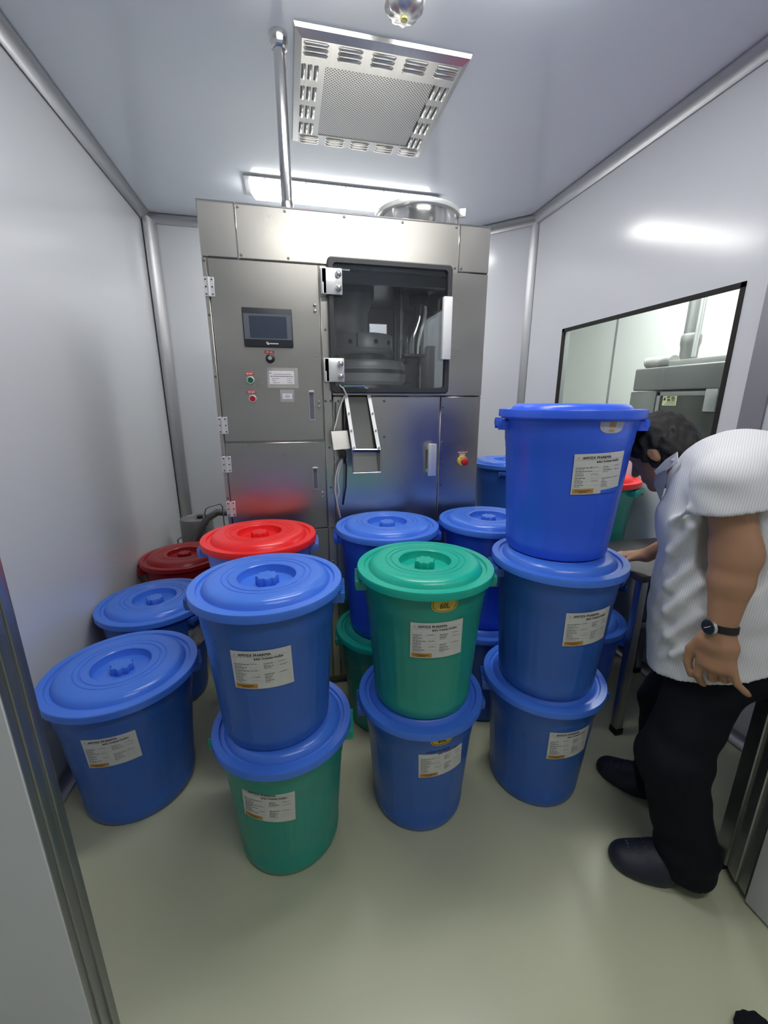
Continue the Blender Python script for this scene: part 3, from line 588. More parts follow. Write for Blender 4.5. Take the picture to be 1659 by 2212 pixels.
# inside: turret, column, feeder
tb = mp_('lower_turret_disc', MB().lathe([(0, 1.585), (.205, 1.585), (.222, 1.60), (.226, 1.63), (.226, 1.668), (.222, 1.672), (.222, 1.69), (.21, 1.706), (0, 1.706)], 72, (.43, 2.40, 0)), mat('turret_steel', (.58, .58, .56), .38, .35, var=.2, vscale=8))
ob('disc_band', MB().lathe([(.2275, 1.640), (.2275, 1.660)], 72, (.43, 2.40, 0)), DSTEEL, tb)
ut = mp_('upper_turret_disc', MB().lathe([(0, 1.742), (.150, 1.742), (.158, 1.752), (.158, 1.764), (.153, 1.768), (.153, 1.835), (.148, 1.842), (0, 1.842)], 72, (.43, 2.40, 0)), MATS['turret_steel'])
t_ = MB()
for a in (-2.25, -1.35, -.75): t_.cyl((.43 + .150 * math.cos(a), 2.40 + .150 * math.sin(a), 1.80), (.43 + .1545 * math.cos(a), 2.40 + .1545 * math.sin(a), 1.80), .012, n=16)
a = -2.0; t_.cyl((.43 + .1535 * math.cos(a), 2.40 + .1535 * math.sin(a), 1.77), (.43 + .1535 * math.cos(a), 2.40 + .1535 * math.sin(a), 1.838), .0022, n=6)
ob('bolt_holes', t_, BLACK, ut)
mp_('turret_neck', MB().cyl((.43, 2.40, 1.70), (.43, 2.40, 1.75), .11, n=40), DSTEEL)
mp_('press_column', MB().lathe([(.085, 1.84), (.085, 1.96), (.12, 2.04), (.12, 2.092)], 40, (.37, 2.44, 0)), CAV)
mp_('turret_base', MB().lathe([(.13, 1.50), (.13, 1.56), (.15, 1.587)], 40, (.43, 2.40, 0)), DSTEEL)
mp_('cavity_lip', MB().box(.20, .88, 2.16, 2.19, 2.045, 2.09), mat('lip_steel', (.62, .62, .60), .4, .4), smooth=0)
mp_('guide_rod', MB().cyl((.61, 2.30, 1.72), (.61, 2.30, 2.09), .011, n=14), CHROME); mp_('guide_rod', MB().cyl((.585, 2.32, 1.70), (.585, 2.32, 2.09), .014, n=14), DSTEEL)
fd = mp_('feed_tube', MB().tube([(.715, 2.30, 2.0), (.715, 2.30, 1.95), (.708, 2.30, 1.91), (.690, 2.30, 1.86), (.678, 2.30, 1.82), (.674, 2.30, 1.78), (.674, 2.30, 1.745)], [.036, .036, .037, .040, .042, .042, .042], 24), CHROME)
ob('feed_tube_head', MB().cyl((.705, 2.30, 1.985), (.705, 2.30, 2.06), .05, n=24).bbox(.60, .78, 2.25, 2.36, 2.05, 2.09, .006), DSTEEL, fd)
ob('feed_plate', MB().bbox(.612, .735, 2.245, 2.355, 1.728, 1.742, .003), DSTEEL, fd)
for x in (.632, .706): ob('wing_knob', MB().lathe([(.004, 1.728), (.005, 1.715), (.014, 1.70), (.014, 1.694), (0, 1.692)], 16, (x, 2.26, 0)), BLACK, fd)
ob('clip', MB().tube([(.745, 2.26, 1.97), (.765, 2.255, 1.955), (.755, 2.255, 1.945), (.772, 2.25, 1.935)], .004, 6), BLACK, fd)
mp_('support_rod', MB().cyl((.735, 2.34, 1.50), (.735, 2.34, 1.73), .009, n=12), CHROME)
mp_('support_block', MB().bbox(.755, .80, 2.28, 2.38, 1.50, 1.79, .004), LEGSTEEL)
mp_('inner_rail', MB().bbox(.60, .90, 2.10, 2.12, 1.508, 1.53, .003).bbox(.62, .73, 2.5, 2.52, 1.60, 1.615, .002), LEGSTEEL)
mp_('cable_loop', MB().tube([at(733, 832, y=MY - .03), at(741, 838, y=MY - .045), at(748, 852, y=MY - .04), at(742, 862, y=MY - .02)], .004, 8), SILVER)
mp_('wire_hook', MB().tube([at(742, 834, y=MY - .04), at(786, 834, y=MY - .045), at(788, 838, y=MY - .045), at(795, 839, y=MY - .045)], .0035, 8), CHROME)
# discharge chute
def q3(pts): return [tuple(p_) for p_ in pts]
tl, tr, bl, br = at(743, 853, y=MY - .012), at(800, 853, y=MY - .012), at(761, 971, y=MY - .125), at(822, 971, y=MY - .125)
dn = Vector((0, .030, -.008))
ch = MB(); vs = q3([tl, tr, br, bl, tl + dn * .3, tr + dn * .3, br + dn, bl + dn]); ch.add(vs, [(4, 5, 6, 7), (0, 3, 7, 4), (1, 5, 6, 2), (3, 2, 6, 7)])
cho = mp_('discharge_chute', ch, mat('chute_steel', (.085, .085, .085), .32, 1.0), smooth=0)
for (a, b_, e) in ((tl, bl, Vector((.016, 0, 0))), (tr, br, Vector((-.016, 0, 0)))):
    up = Vector((0, -.005, .001)); sd_ = MB(); sd_.add(q3([a, a + e, b_ + e, b_, a + up, a + e + up, b_ + e + up, b_ + up]), [(0, 1, 2, 3), (7, 6, 5, 4), (0, 4, 5, 1), (3, 2, 6, 7), (0, 3, 7, 4), (1, 5, 6, 2)])
    ob('side_rail', sd_, WHITEP, cho, smooth=0)
for (a, b_) in ((tl, bl), (tr, br)):
    for k in (.03, .35, .66, .97):
        c_ = a.lerp(b_, k) + Vector((.008 if a is tl else -.008, 0, 0)); ob('rail_bolt', MB().cyl(c_ + Vector((0, -.004, .0008)), c_ + Vector((0, -.011, .002)), .0052, .0042, 12), CHROME, cho)
cv = MB(); cv.add(q3([tl.lerp(tr, .1), tl.lerp(tr, .9), bl.lerp(br, .9), bl.lerp(br, .1)]), [(0, 1, 2, 3)]); ob('clear_cover', cv, glass('clear_acrylic', (.80, .82, .81), .02), cho, smooth=0)
b2, b3 = at(763, 1022, y=MY - .125), at(822, 1020, y=MY - .125)
mo = MB(); bb = Vector((0, .05, 0)); mo.add(q3([bl, br, b3, b2, bl + bb, br + bb, b3 + bb * .5, b2 + bb * .5]), [(4, 5, 6, 7), (0, 3, 7, 4), (1, 5, 6, 2)])
ob('chute_mouth', mo, mat('mouth_steel', (.42, .41, .40), .2, 1.0), cho, smooth=0); 
lip = MB(); lip.tube([bl, br], .004, 8).tube([b2, b3], .003, 8).tube([bl, b2], .002, 8).tube([br, b3], .002, 8); ob('mouth_rim', lip, CHROME, cho)
# bracket plate with sensor and tubes
s0, s1, s2, s3 = at(715, 932, y=MY - .055), at(750, 930, y=MY - .055), at(757, 969, y=MY - .075), at(721, 972, y=MY - .075)
th = Vector((0, .003, 0)); sp = MB(); sp.add(q3([s0, s1, s2, s3, s0 + th, s1 + th, s2 + th, s3 + th]), [(0, 1, 2, 3), (7, 6, 5, 4), (0, 4, 5, 1), (1, 5, 6, 2), (2, 6, 7, 3), (3, 7, 4, 0)])
so = mp_('sensor_bracket', sp, mat('plate_steel', (.72, .70, .66), .4, .8, var=.06, vscale=8, stretch=(1, 1, 10)), smooth=0)
ob('bracket_arm', MB().box(s1.x - .03, s1.x - .005, MY - .055, MY, s1.z - .03, s1.z - .005), DSTEEL, so, smooth=0)
pz = at(738, 975, y=MY - .05); ob('sensor', MB().bbox(pz.x - .012, pz.x + .02, MY - .07, MY - .03, pz.z - .03, pz.z + .004, .003).cyl((pz.x + .01, MY - .05, pz.z - .03), (pz.x + .012, MY - .05, pz.z - .055), .007, n=12), BLACK, so)
def hose(pts, r, m): mp_('air_tube', MB().tube([at(a, b_, y=MY - d_) for a, b_, d_ in pts], r, 8), m)
CLEAR = mat('pale_tube', (.62, .63, .62), .3)
hose([(740, 990, .05), (732, 1005, .05), (725, 1030, .045), (724, 1060, .04), (729, 1090, .03), (735, 1118, .015)], .0042, CLEAR)
hose([(742, 992, .05), (734, 1010, .05), (729, 1035, .045), (733, 1062, .04), (730, 1075, .035)], .0035, CLEAR)
hose([(745, 985, .045), (748, 1010, .04), (747, 1050, .03), (741, 1090, .01)], .004, mat('navy_tube', (.01, .014, .05), .35))
hose([(743, 855, .02), (733, 885, .03), (722, 930, .04)], .003, CLEAR)
hose([(741, 868, .008), (741, 900, .008), (742, 930, .012)], .005, RUBBER); hose([(747, 880, .008), (748, 905, .008), (748, 935, .012)], .004, RUBBER)
hose([(725, 868, .004), (724, 885, .004), (724, 930, .004)], .0035, DSTEEL)
lb = mp_('lower_panel_handle', MB().bbox(.652, .692, MY - .042, MY - .022, 1.143, 1.300, .003).box(.655, .690, MY - .024, MY, 1.27, 1.285).box(.655, .690, MY - .024, MY, 1.158, 1.173), SILVER)
# hopper and pipe on top
hp = thing('steel_hopper', 'round stainless steel hopper with a clamp rim on top of the machine', 'hopper', (.655, 2.18, mtop + .002))
ob('bowl', MB().lathe([(.06, 0), (.185, .012), (.193, .03), (.193, .085), (.188, .085), (.188, .03), (.06, .010)], 56), CHROME, hp)
ob('clamp_rim', MB().lathe([(.190, .080), (.205, .082), (.208, .092), (.204, .102), (.19, .104), (0, .110)], 56), SILVER, hp)
ob('clamp_latch', MB().bbox(.196, .228, -.03, .0, .072, .108, .004), SILVER, hp, rot=(0, 0, R_(-25)))
pp = thing('steel_pipe', 'polished upright steel pipe between the machine top and the ceiling', 'pipe', (.044, 2.03, mtop))
pp.location.z = mtop + .0
ob('tube', MB().cyl((0, 0, -.004), (0, 0, ZC - mtop - .001), .0225, n=28), CHROME, pp)
ob('end_collar', MB().lathe([(.0235, ZC - mtop - .001), (.034, ZC - mtop - .001), (.034, ZC - mtop - .022), (.030, ZC - mtop - .028), (.030, ZC - mtop - .045), (.0235, ZC - mtop - .05)], 28), CHROME, pp)
ob('foot_collar', MB().lathe([(.0228, .05), (.025, .046), (.025, 0), (.0228, 0)], 28), CHROME, pp)

# ------------------------------------------------------------------ dust collector behind the shaded red barrel
dcx, dcy = at(424, 1117, z=.62).x, at(424, 1117, z=.62).y
dc = thing('dust_drum', 'grey steel drum with a thick hose and wire handles in the left back corner', 'drum', (dcx, dcy, 0))
GREYP = mat('grey_drum_paint', (.22, .22, .225), .45, .3, var=.1)
ob('drum_body', MB().lathe([(0, 0), (.115, 0), (.12, .01), (.12, .60), (.116, .615), (.105, .618), (.10, .612), (0, .612)], 48), GREYP, dc)
ob('top_bracket', MB().bbox(.01, .05, -.03, .01, .612, .635, .004), BLACK, dc)
ob('hose', MB().tube([(-.02, -.16, .30), (.0, -.17, .42), (.05, -.17, .55), (.11, -.16, .645), (.18, -.12, .68), (.26, -.08, .66), (.33, -.04, .60), (.38, 0, .52)], .027, 14), mat('grey_hose', (.10, .10, .105), .6, bump=.3, bscale=120, stretch=(1, 1, 6)), dc)
for (hx, hy, z1) in ((.10, -.18, .74), (-.13, -.05, .48)):
    ob('wire_handle', MB().tube([(hx, hy, z1 - .26), (hx, hy, z1 - .05), (hx + .01, hy, z1 - .015), (hx + .04, hy + .01, z1), (hx + .11, hy + .03, z1 + .012), (hx + .125, hy + .035, z1 - .01), (hx + .125, hy + .035, z1 - .26)] if hx > 0 else [(hx + .02, hy, z1 - .2), (hx - .012, hy, z1 - .19), (hx - .018, hy, z1 - .1), (hx - .012, hy, z1 - .02), (hx + .02, hy, z1)], .005, 8), LEGSTEEL, dc)
# dark cabinet in the far right corner
kx0 = at(1020, 1025, y=3.0).x; kz = at(1040, 1021, y=3.0).z
kc = thing('dark_cabinet', 'dark brown low cabinet behind the right side of the machine', 'cabinet', (kx0 + .2, 3.17, 0))
DARKW = mat('dark_brown_wood', (.035, .030, .027), .5, var=.3, vscale=4, stretch=(1, 1, 12))
ob('carcass', MB().bbox(-.20, .20, -.16, .16, 0, kz - .012, .004), DARKW, kc)
ob('top_board', MB().bbox(-.205, .205, -.17, .165, kz - .012, kz, .003), SILVER, kc)
for k in range(3): ob('drawer_front', MB().bbox(-.19, .19, -.172, -.158, .06 + k * (kz - .1) / 3, .04 + (k + 1) * (kz - .1) / 3, .003), DARKW, kc)

# ------------------------------------------------------------------ next room
n2 = thing('grey_press', 'grey tablet press seen through the viewing window', 'machine', (3.0, 2.4, 0))
GR = mat('grey_machine_paint', (.20, .205, .20), .4, .2, var=.05); NX = 2.6
def np_(nm, mb, m, parent=None, smooth=40): return lf(ob(nm, mb, m, n2, smooth=smooth)) if parent is None else ob(nm, mb, m, parent, smooth=smooth)
np_('top_cover', MB().bbox(NX, 3.35, 1.75, 2.82, 1.575, 1.735, .012, 3), GR)
np_('cabinet_body', MB().box(NX + .03, 3.3, 1.78, 2.80, 0, 1.57), GR, smooth=0)
np_('side_post', MB().bbox(NX + .004, NX + .05, 2.60, 2.835, .2, 1.568, .006), GR)
np_('door_glass', MB().box(NX + .008, NX + .028, 1.80, 2.585, .9, 1.56), mat('dark_panel_glass', (.05, .055, .05), .15), smooth=0)
np_('door_rail', MB().bbox(NX - .002, NX + .03, 1.80, 2.585, 1.535, 1.562, .003).bbox(NX - .002, NX + .03, 2.555, 2.585, .9, 1.562, .003), mat('grey_rail', (.28, .29, .28), .35, .4))
sg = np_('warning_sign', MB().box(NX + .003, NX + .008, 2.423, 2.533, 1.470, 1.540), mat('sign_yellow', (.75, .74, .45), .5), smooth=0)
tv, tf = text2d('警告', .034, .0008, 'LEFT'); t_ = MB(); t_.add([(NX + .0022, 2.500 - a, 1.503 + b_) for a, b_ in tv], tf)
t_.add([(NX + .0022, 2.530, 1.505), (NX + .0022, 2.506, 1.505), (NX + .0022, 2.518, 1.531)], [(0, 1, 2)]); ob('lettering', t_, INK, sg, smooth=0)
t_ = MB()
for k in range(3): t_.box(NX + .002, NX + .0028, 2.43, 2.515 - .01 * k, 1.476 + k * .0085, 1.4795 + k * .0085)
ob('fine_print', t_, GINK, sg, smooth=0)
np_('clamp_plate', MB().bbox(NX - .008, NX + .010, 2.135, 2.215, 1.435, 1.575, .003), mat('clamp_grey', (.42, .43, .42), .35, .5))
np_('top_rail', MB().bbox(NX + .05, NX + .12, 1.8, 2.58, 1.735, 1.775, .004), mat('grey_rail2', (.45, .46, .45), .4, .4))
np_('ribbed_hose', MB().tube([(NX + .10 + .02 * math.sin(k / 9.), 2.83 - k * .0085, 1.779 + .003 * math.sin(k * .4)) for k in range(30)], [.034 + .006 * (k % 2) for k in range(30)], 18), mat('hose_grey', (.36, .36, .34), .6), smooth=25)
pd = thing('extraction_duct', 'upright grey metal duct above the grey press', 'duct', (NX + .25, 2.62, 1.74))
lf(ob('duct_tube', MB().cyl((NX + .25, 2.62, 1.90), (NX + .25, 2.62, ZC - .001), .052, n=28), mat('duct_metal', (.38, .385, .38), .4, .6, var=.1), pd))
lf(ob('duct_sleeve', MB().lathe([(.056, 1.737), (.056, 1.87), (.064, 1.90), (.064, 1.95), (.053, 1.965)], 28, (NX + .25, 2.62, 0)), mat('sleeve_metal', (.33, .33, .32), .45, .5), pd))
lf(ob('side_pipe', MB().cyl((NX + .20, 2.535, 1.80), (NX + .20, 2.535, ZC - .001), .014, n=14), SILVER, pd))

# ------------------------------------------------------------------ steel table behind the man
tbx, tby, tz = 1.412, 1.325, 0.80
tt = thing('steel_table', 'steel work table with dark square legs beside the right wall', 'table', (1.63, 1.52, 0))
lf(ob('table_top', MB().bbox(1.385, 1.885, 1.30, 1.715, tz - .03, tz, .004), mat('table_grey', (.045, .045, .05), .6, .0, var=.1), tt))
for (x, y) in ((tbx, tby), (1.86, tby), (1.60, 1.69), (1.86, 1.69)):
    l_ = lf(ob('leg', MB().bbox(x - .018, x + .018, y - .018, y + .018, .03, tz - .03, .003), LEGSTEEL, tt))
    ob('rubber_foot', MB().bbox(x - .021, x + .021, y - .021, y + .021, 0, .032, .003), RUBBER, l_)
lf(ob('brace', MB().bbox(1.43, 1.842, tby - .012, tby + .012, .545, .575, .003), LEGSTEEL, tt)); lf(ob('brace', MB().bbox(1.848, 1.872, 1.343, 1.672, .545, .575, .003), LEGSTEEL, tt))
# ------------------------------------------------------------------ figures: smooth volumes turned into one surface
class Vol:
    def __init__(s, lo, hi, h):
        s.lo = np.array(lo, np.float32); s.h = h; s.n = np.ceil((np.array(hi) - np.array(lo)) / h).astype(int) + 1
        s.d = np.full(s.n, 1.0, np.float32)
    def _blk(s, lo, hi, m):
        i0 = np.maximum(0, np.floor((np.array(lo) - m - s.lo) / s.h).astype(int)); i1 = np.minimum(s.n, np.ceil((np.array(hi) + m - s.lo) / s.h).astype(int) + 1)
        ax = [s.lo[k] + s.h * np.arange(i0[k], i1[k], dtype=np.float32) for k in range(3)]
        return tuple(slice(a, max(a, b)) for a, b in zip(i0, i1)), np.meshgrid(*ax, indexing='ij')
    @staticmethod
    def _mix(a, b, k):
        if k <= 0: return np.minimum(a, b)
        h = np.clip(.5 + .5 * (b - a) / k, 0, 1); return b + (a - b) * h - k * h * (1 - h)
    def _put(s, sl, d, k, mode):
        if mode == 'add': s.d[sl] = s._mix(s.d[sl], d, k)
        else: s.d[sl] = -s._mix(-s.d[sl], d, k)
    def cone(s, a, b, ra, rb, k=.02, flat=None, cap=None, mode='add'):
        a = np.array(a, np.float32); b = np.array(b, np.float32); rm = max(ra, rb) * (flat[1] if flat and flat[1] > 1 else 1) * 1.15
        sl, (X, Y, Z) = s._blk(np.minimum(a, b) - rm, np.maximum(a, b) + rm, k + 4 * s.h)
        e = b - a; L2 = float(e @ e) + 1e-9; X = X - a[0]; Y = Y - a[1]; Z = Z - a[2]
        t = np.clip((X * e[0] + Y * e[1] + Z * e[2]) / L2, 0, 1); qx, qy, qz = X - t * e[0], Y - t * e[1], Z - t * e[2]
        if flat:
            w_ = np.array(flat[0], np.float32); w_ /= np.linalg.norm(w_); c = (qx * w_[0] + qy * w_[1] + qz * w_[2]) * (1 / flat[1] - 1)
            qx, qy, qz = qx + c * w_[0], qy + c * w_[1], qz + c * w_[2]
        d = np.sqrt(qx * qx + qy * qy + qz * qz) - (ra + t * (rb - ra))
        for cp in (cap or []):
            p_, n_ = cp; d = np.maximum(d, (X + a[0] - p_[0]) * n_[0] + (Y + a[1] - p_[1]) * n_[1] + (Z + a[2] - p_[2]) * n_[2])
        s._put(sl, d, k, mode); return s
    def ell(s, c, r, ax=None, k=.02, cap=None, mode='add'):
        c = np.array(c, np.float32); R = max(r); sl, (X, Y, Z) = s._blk(c - R, c + R, k + 4 * s.h)
        ax = np.eye(3) if ax is None else np.array([np.array(v) / np.linalg.norm(v) for v in ax]); X = X - c[0]; Y = Y - c[1]; Z = Z - c[2]
        u = [X * v[0] + Y * v[1] + Z * v[2] for v in ax]
        k0 = np.sqrt(sum((u[i] / r[i]) ** 2 for i in range(3))); k1 = np.sqrt(sum((u[i] / r[i] ** 2) ** 2 for i in range(3))) + 1e-6
        d = (k0 * (k0 - 1) / k1).astype(np.float32)
        for cp in (cap or []):
            p_, n_ = cp; d = np.maximum(d, (X + c[0] - p_[0]) * n_[0] + (Y + c[1] - p_[1]) * n_[1] + (Z + c[2] - p_[2]) * n_[2])
        s._put(sl, d, k, mode); return s
    def cut(s, p_, n_):
        _, (X, Y, Z) = s._blk(s.lo, s.lo + s.h * s.n, 0); s.d = np.maximum(s.d, (X - p_[0]) * n_[0] + (Y - p_[1]) * n_[1] + (Z - p_[2]) * n_[2]); return s
    def warp(s, fn):
        ax = [s.lo[k] + s.h * np.arange(s.n[k], dtype=np.float32) for k in range(3)]; X, Y, Z = np.meshgrid(*ax, indexing='ij'); s.d = s.d + fn(X, Y, Z).astype(np.float32); return s
    def mesh(s, name, smooth=2):
        d = s.d; neg = d < 0; n = s.n
        cs = np.zeros(n - 1, np.int8)
        for a in (0, 1):
            for b in (0, 1):
                for c in (0, 1): cs += neg[a:n[0] - 1 + a, b:n[1] - 1 + b, c:n[2] - 1 + c]
        act = (cs > 0) & (cs < 8); I = np.argwhere(act); idx = -np.ones(n - 1, np.int64); idx[act] = np.arange(len(I))
        acc = np.zeros((len(I), 3)); cnt = np.zeros(len(I))
        cor = [(a, b, c) for a in (0, 1) for b in (0, 1) for c in (0, 1)]
        val = {c: d[I[:, 0] + c[0], I[:, 1] + c[1], I[:, 2] + c[2]].astype(float) for c in cor}
        for c in cor:
            for ax in range(3):
                if c[ax] == 0:
                    e = list(c); e[ax] = 1; va, vb = val[c], val[tuple(e)]; m = (va < 0) != (vb < 0)
                    t = np.where(m, va / np.where(m, va - vb, 1), 0); p_ = np.array(c, float)[None] + np.zeros((len(I), 3)); p_[:, ax] += t
                    acc[m] += p_[m]; cnt[m] += 1
        V = (I + acc / cnt[:, None]) * s.h + s.lo
        F = []
        for ax in range(3):
            sh = [slice(None)] * 3; sh2 = [slice(None)] * 3; sh[ax] = slice(0, -1); sh2[ax] = slice(1, None)
            A = neg[tuple(sh)]; B = neg[tuple(sh2)]; E = np.argwhere(A != B); o1, o2 = [(1, 2), (2, 0), (0, 1)][ax]
            ok = (E[:, o1] > 0) & (E[:, o2] > 0) & (E[:, o1] < n[o1] - 1) & (E[:, o2] < n[o2] - 1); E = E[ok]
            def g(da, db): Q = E.copy(); Q[:, o1] += da; Q[:, o2] += db; return idx[Q[:, 0], Q[:, 1], Q[:, 2]]
            q_ = np.stack([g(-1, -1), g(0, -1), g(0, 0), g(-1, 0)], 1); fl = ~A[tuple(E.T)]; q_[fl] = q_[fl][:, ::-1]; F.append(q_)
        F = np.concatenate(F)
        for _ in range(smooth):   # light relaxation
            S = np.zeros_like(V); C = np.zeros(len(V))
            for k in range(4):
                a, b = F[:, k], F[:, (k + 1) % 4]; np.add.at(S, a, V[b]); np.add.at(C, a, 1); np.add.at(S, b, V[a]); np.add.at(C, b, 1)
            V = .5 * V + .5 * S / C[:, None]
        me = bpy.data.meshes.new(name); me.vertices.add(len(V)); me.vertices.foreach_set('co', V.astype(np.float32).ravel())
        me.loops.add(len(F) * 4); me.loops.foreach_set('vertex_index', F.astype(np.int32).ravel()); me.polygons.add(len(F)); me.polygons.foreach_set('loop_start', np.arange(0, len(F) * 4, 4, dtype=np.int32))
        me.update(calc_edges=True); me.validate(); me.polygons.foreach_set('use_smooth', np.ones(len(me.polygons), bool)); return me
def V3(*a): return np.array(a, float)
def pw(px, py, y): return np.array(at(px, py, y=y))
SKIN = mat('brown_skin', (.40, .215, .125), .5, var=.12, vscale=14, bump=.06, bscale=300)
# joints, metres
Fw = V3(-.62, .78, 0); Rt = V3(.78, .62, 0); Up = V3(0, 0, 1)
pelv = V3(1.275, .88, .80)
hipN, hipF = pelv - .072 * Rt + V3(0, 0, -.01), pelv + .085 * Rt + V3(0, 0, -.01)
ankN = V3(1.165, .757, .085); kneN = pw(1452, 1640, .825); ankF = V3(1.315, 1.005, .085); kneF = V3(1.285, 1.0, .45)
shL = pw(1574, 1042, .81); shR = shL + .37 * Rt; shC = (shL + shR) / 2
elL = pw(1590, 1195, .775); wrL = pw(1556, 1368, .752); knL = pw(1543, 1455, .738)
elR = V3(1.455, 1.20, 1.0); wrR = V3(1.430, 1.345, .875); 
hc = pw(1428, 972, 1.14)
Fh = V3(-.40, .917, 0); lf_ = V3(-.917, -.40, 0); a_ = math.radians(38)
hf = math.cos(a_) * Fh - math.sin(a_) * Up; hu = math.cos(a_) * Up + math.sin(a_) * Fh; hl = lf_
nkB = pw(1500, 1022, 1.035)

# --- body
B = Vol((.88, .55, .0), (1.72, 1.55, 1.52), .0045)
B.ell(hc + .012 * hu, (.088, .074, .098), (hf, hl, hu), .0)                       # skull
B.ell(hc + .030 * hf - .055 * hu, (.062, .056, .062), (hf, hl, hu), .03)           # jaw
B.ell(hc + .072 * hf - .098 * hu, (.022, .026, .018), (hf, hl, hu), .025)          # chin
B.cone(hc + .088 * hf + .008 * hu, hc + .108 * hf - .030 * hu, .008, .013, .012)   # nose
B.ell(hc + .078 * hf + .022 * hu, (.016, .050, .010), (hf, hl, hu), .015)          # brow
B.ell(hc + .088 * hf - .058 * hu, (.012, .022, .0055), (hf, hl, hu), .006); B.ell(hc + .087 * hf - .068 * hu, (.012, .021, .0065), (hf, hl, hu), .006)
for s_ in (-1, 1):
    B.ell(hc + .070 * hf + s_ * .031 * hl + .004 * hu, (.014, .016, .012), (hf, hl, hu), .008, mode='sub')
    B.ell(hc + .066 * hf + s_ * .031 * hl + .004 * hu, (.013, .015, .011), (hf, hl, hu), .002)
    B.ell(hc - .004 * hf + s_ * .078 * hl - .010 * hu, (.017, .009, .029), (hf, hl + .4 * s_ * -hf, hu), .008)
    B.ell(hc + .002 * hf + s_ * .090 * hl - .006 * hu, (.010, .006, .018), (hf, hl, hu), .004, mode='sub')
B.cone(hc - .030 * hf - .050 * hu, nkB, .056, .058, .03); B.cone(nkB, shC, .060, .07, .04)
B.cone(shL + .03 * Rt, shR - .03 * Rt, .062, .062, .05); B.cone(shC + V3(0, 0, -.06), pelv + V3(0, 0, .05), .10, .11, .06, (Rt, 1.15)); B.cone(pelv - .05 * Rt, pelv + .05 * Rt, .10, .10, .05)
for h_, k_, an, s_ in ((hipN, kneN, ankN, -1), (hipF, kneF, ankF, 1)):
    B.cone(h_, k_, .082, .055, .03); B.cone(k_, an, .052, .038, .03); B.cone(an, an + .05 * Fw - V3(0, 0, .045), .032, .024, .02)
B.cone(shL, elL, .054, .046, .03); B.cone(elL, elL + .35 * (wrL - elL), .044, .044, .05); B.cone(elL + .35 * (wrL - elL), wrL, .044, .027, .02, (Fw, 1.08))
B.cone(shR, elR, .054, .044, .03); B.cone(elR, wrR, .042, .027, .02)
# left hand: palm, four curled fingers and a thumb from the side of the palm
hd = (knL - wrL) / np.linalg.norm(knL - wrL); hb = -Rt + .25 * Fw; hb = hb - hd * (hb @ hd); hb /= np.linalg.norm(hb)   # back of the hand faces outward
hs = np.cross(hb, hd); hs = hs if hs @ Fw > 0 else -hs                                                                    # towards the thumb, forward
pc = wrL + .045 * hd
B.cone(wrL, wrL + .03 * hd, .028, .030, .015, (hs, 1.12)); B.cone(wrL + .03 * hd, wrL + .092 * hd, .024, .021, .018, (hs, 1.85))
for i, (o_, l1, l2, l3, c1, c2, sp) in enumerate(((.032, .047, .030, .024, 8, 30, .10), (.011, .050, .032, .024, 26, 55, -.05), (-.011, .046, .030, .023, 30, 60, -.15), (-.031, .038, .024, .020, 8, 30, -.45))):
    q0 = wrL + (.094 - abs(o_ - .006) * .25) * hd + o_ * hs; ang = math.radians(c1); dd = math.cos(ang) * hd - math.sin(ang) * hb + sp * hs
    q1 = q0 + l1 * dd; ang += math.radians(c2); dd = math.cos(ang) * hd - math.sin(ang) * hb + (sp - .2) * hs; q2 = q1 + l2 * dd; ang += math.radians(c2 * .6); dd = math.cos(ang) * hd - math.sin(ang) * hb - .2 * hs; q3_ = q2 + l3 * dd
    rr = .0108 if i < 3 else .0095
    B.cone(q0 - .014 * hd, q1, rr + .0008, rr, .008); B.cone(q1, q2, rr, rr * .92, .002); B.cone(q2, q3_, rr * .92, rr * .78, .002)
t0 = wrL + .024 * hd + .030 * hs; t1 = t0 + .044 * hd + .030 * hs - .006 * hb; t2 = t1 + .042 * hd + .004 * hs - .004 * hb; t3 = t2 + .034 * hd - .010 * hs - .004 * hb
B.cone(t0, t1, .0165, .0130, .016); B.cone(t1, t2, .0130, .0115, .003); B.cone(t2, t3, .0115, .0092, .002)
# right hand resting on the table
rd = V3(-.55, .80, -.25); rd /= np.linalg.norm(rd); rs = np.cross(Up, rd); rs /= np.linalg.norm(rs); ru = np.cross(rd, rs)
B.cone(wrR, wrR + .07 * rd, .024, .018, .015, (rs, 1.7))
for i, (o_, l_) in enumerate(((.027, .062), (.009, .07), (-.009, .066), (-.026, .052))):
    q0 = wrR + .075 * rd + o_ * rs; q1 = q0 + l_ * .5 * rd + .004 * Up; q2 = q1 + l_ * .5 * (rd - .45 * Up); B.cone(q0 - .01 * rd, q1, .0092, .0088, .006); B.cone(q1, q2, .0088, .007, .002)
B.cone(wrR + .02 * rd + .024 * rs, wrR + .065 * rd + .058 * rs - .01 * Up, .013, .009, .012)
man = thing('person', 'man in white striped shirt and black trousers bending beside the stack of three barrels', 'person', (1.22, .88, 0))
def pf(nm, me, m, parent=man): 
    o = link(nm, me, m, parent)
    if parent is man: lf(o)
    return o
pf('body', B.mesh('body', 2), SKIN)

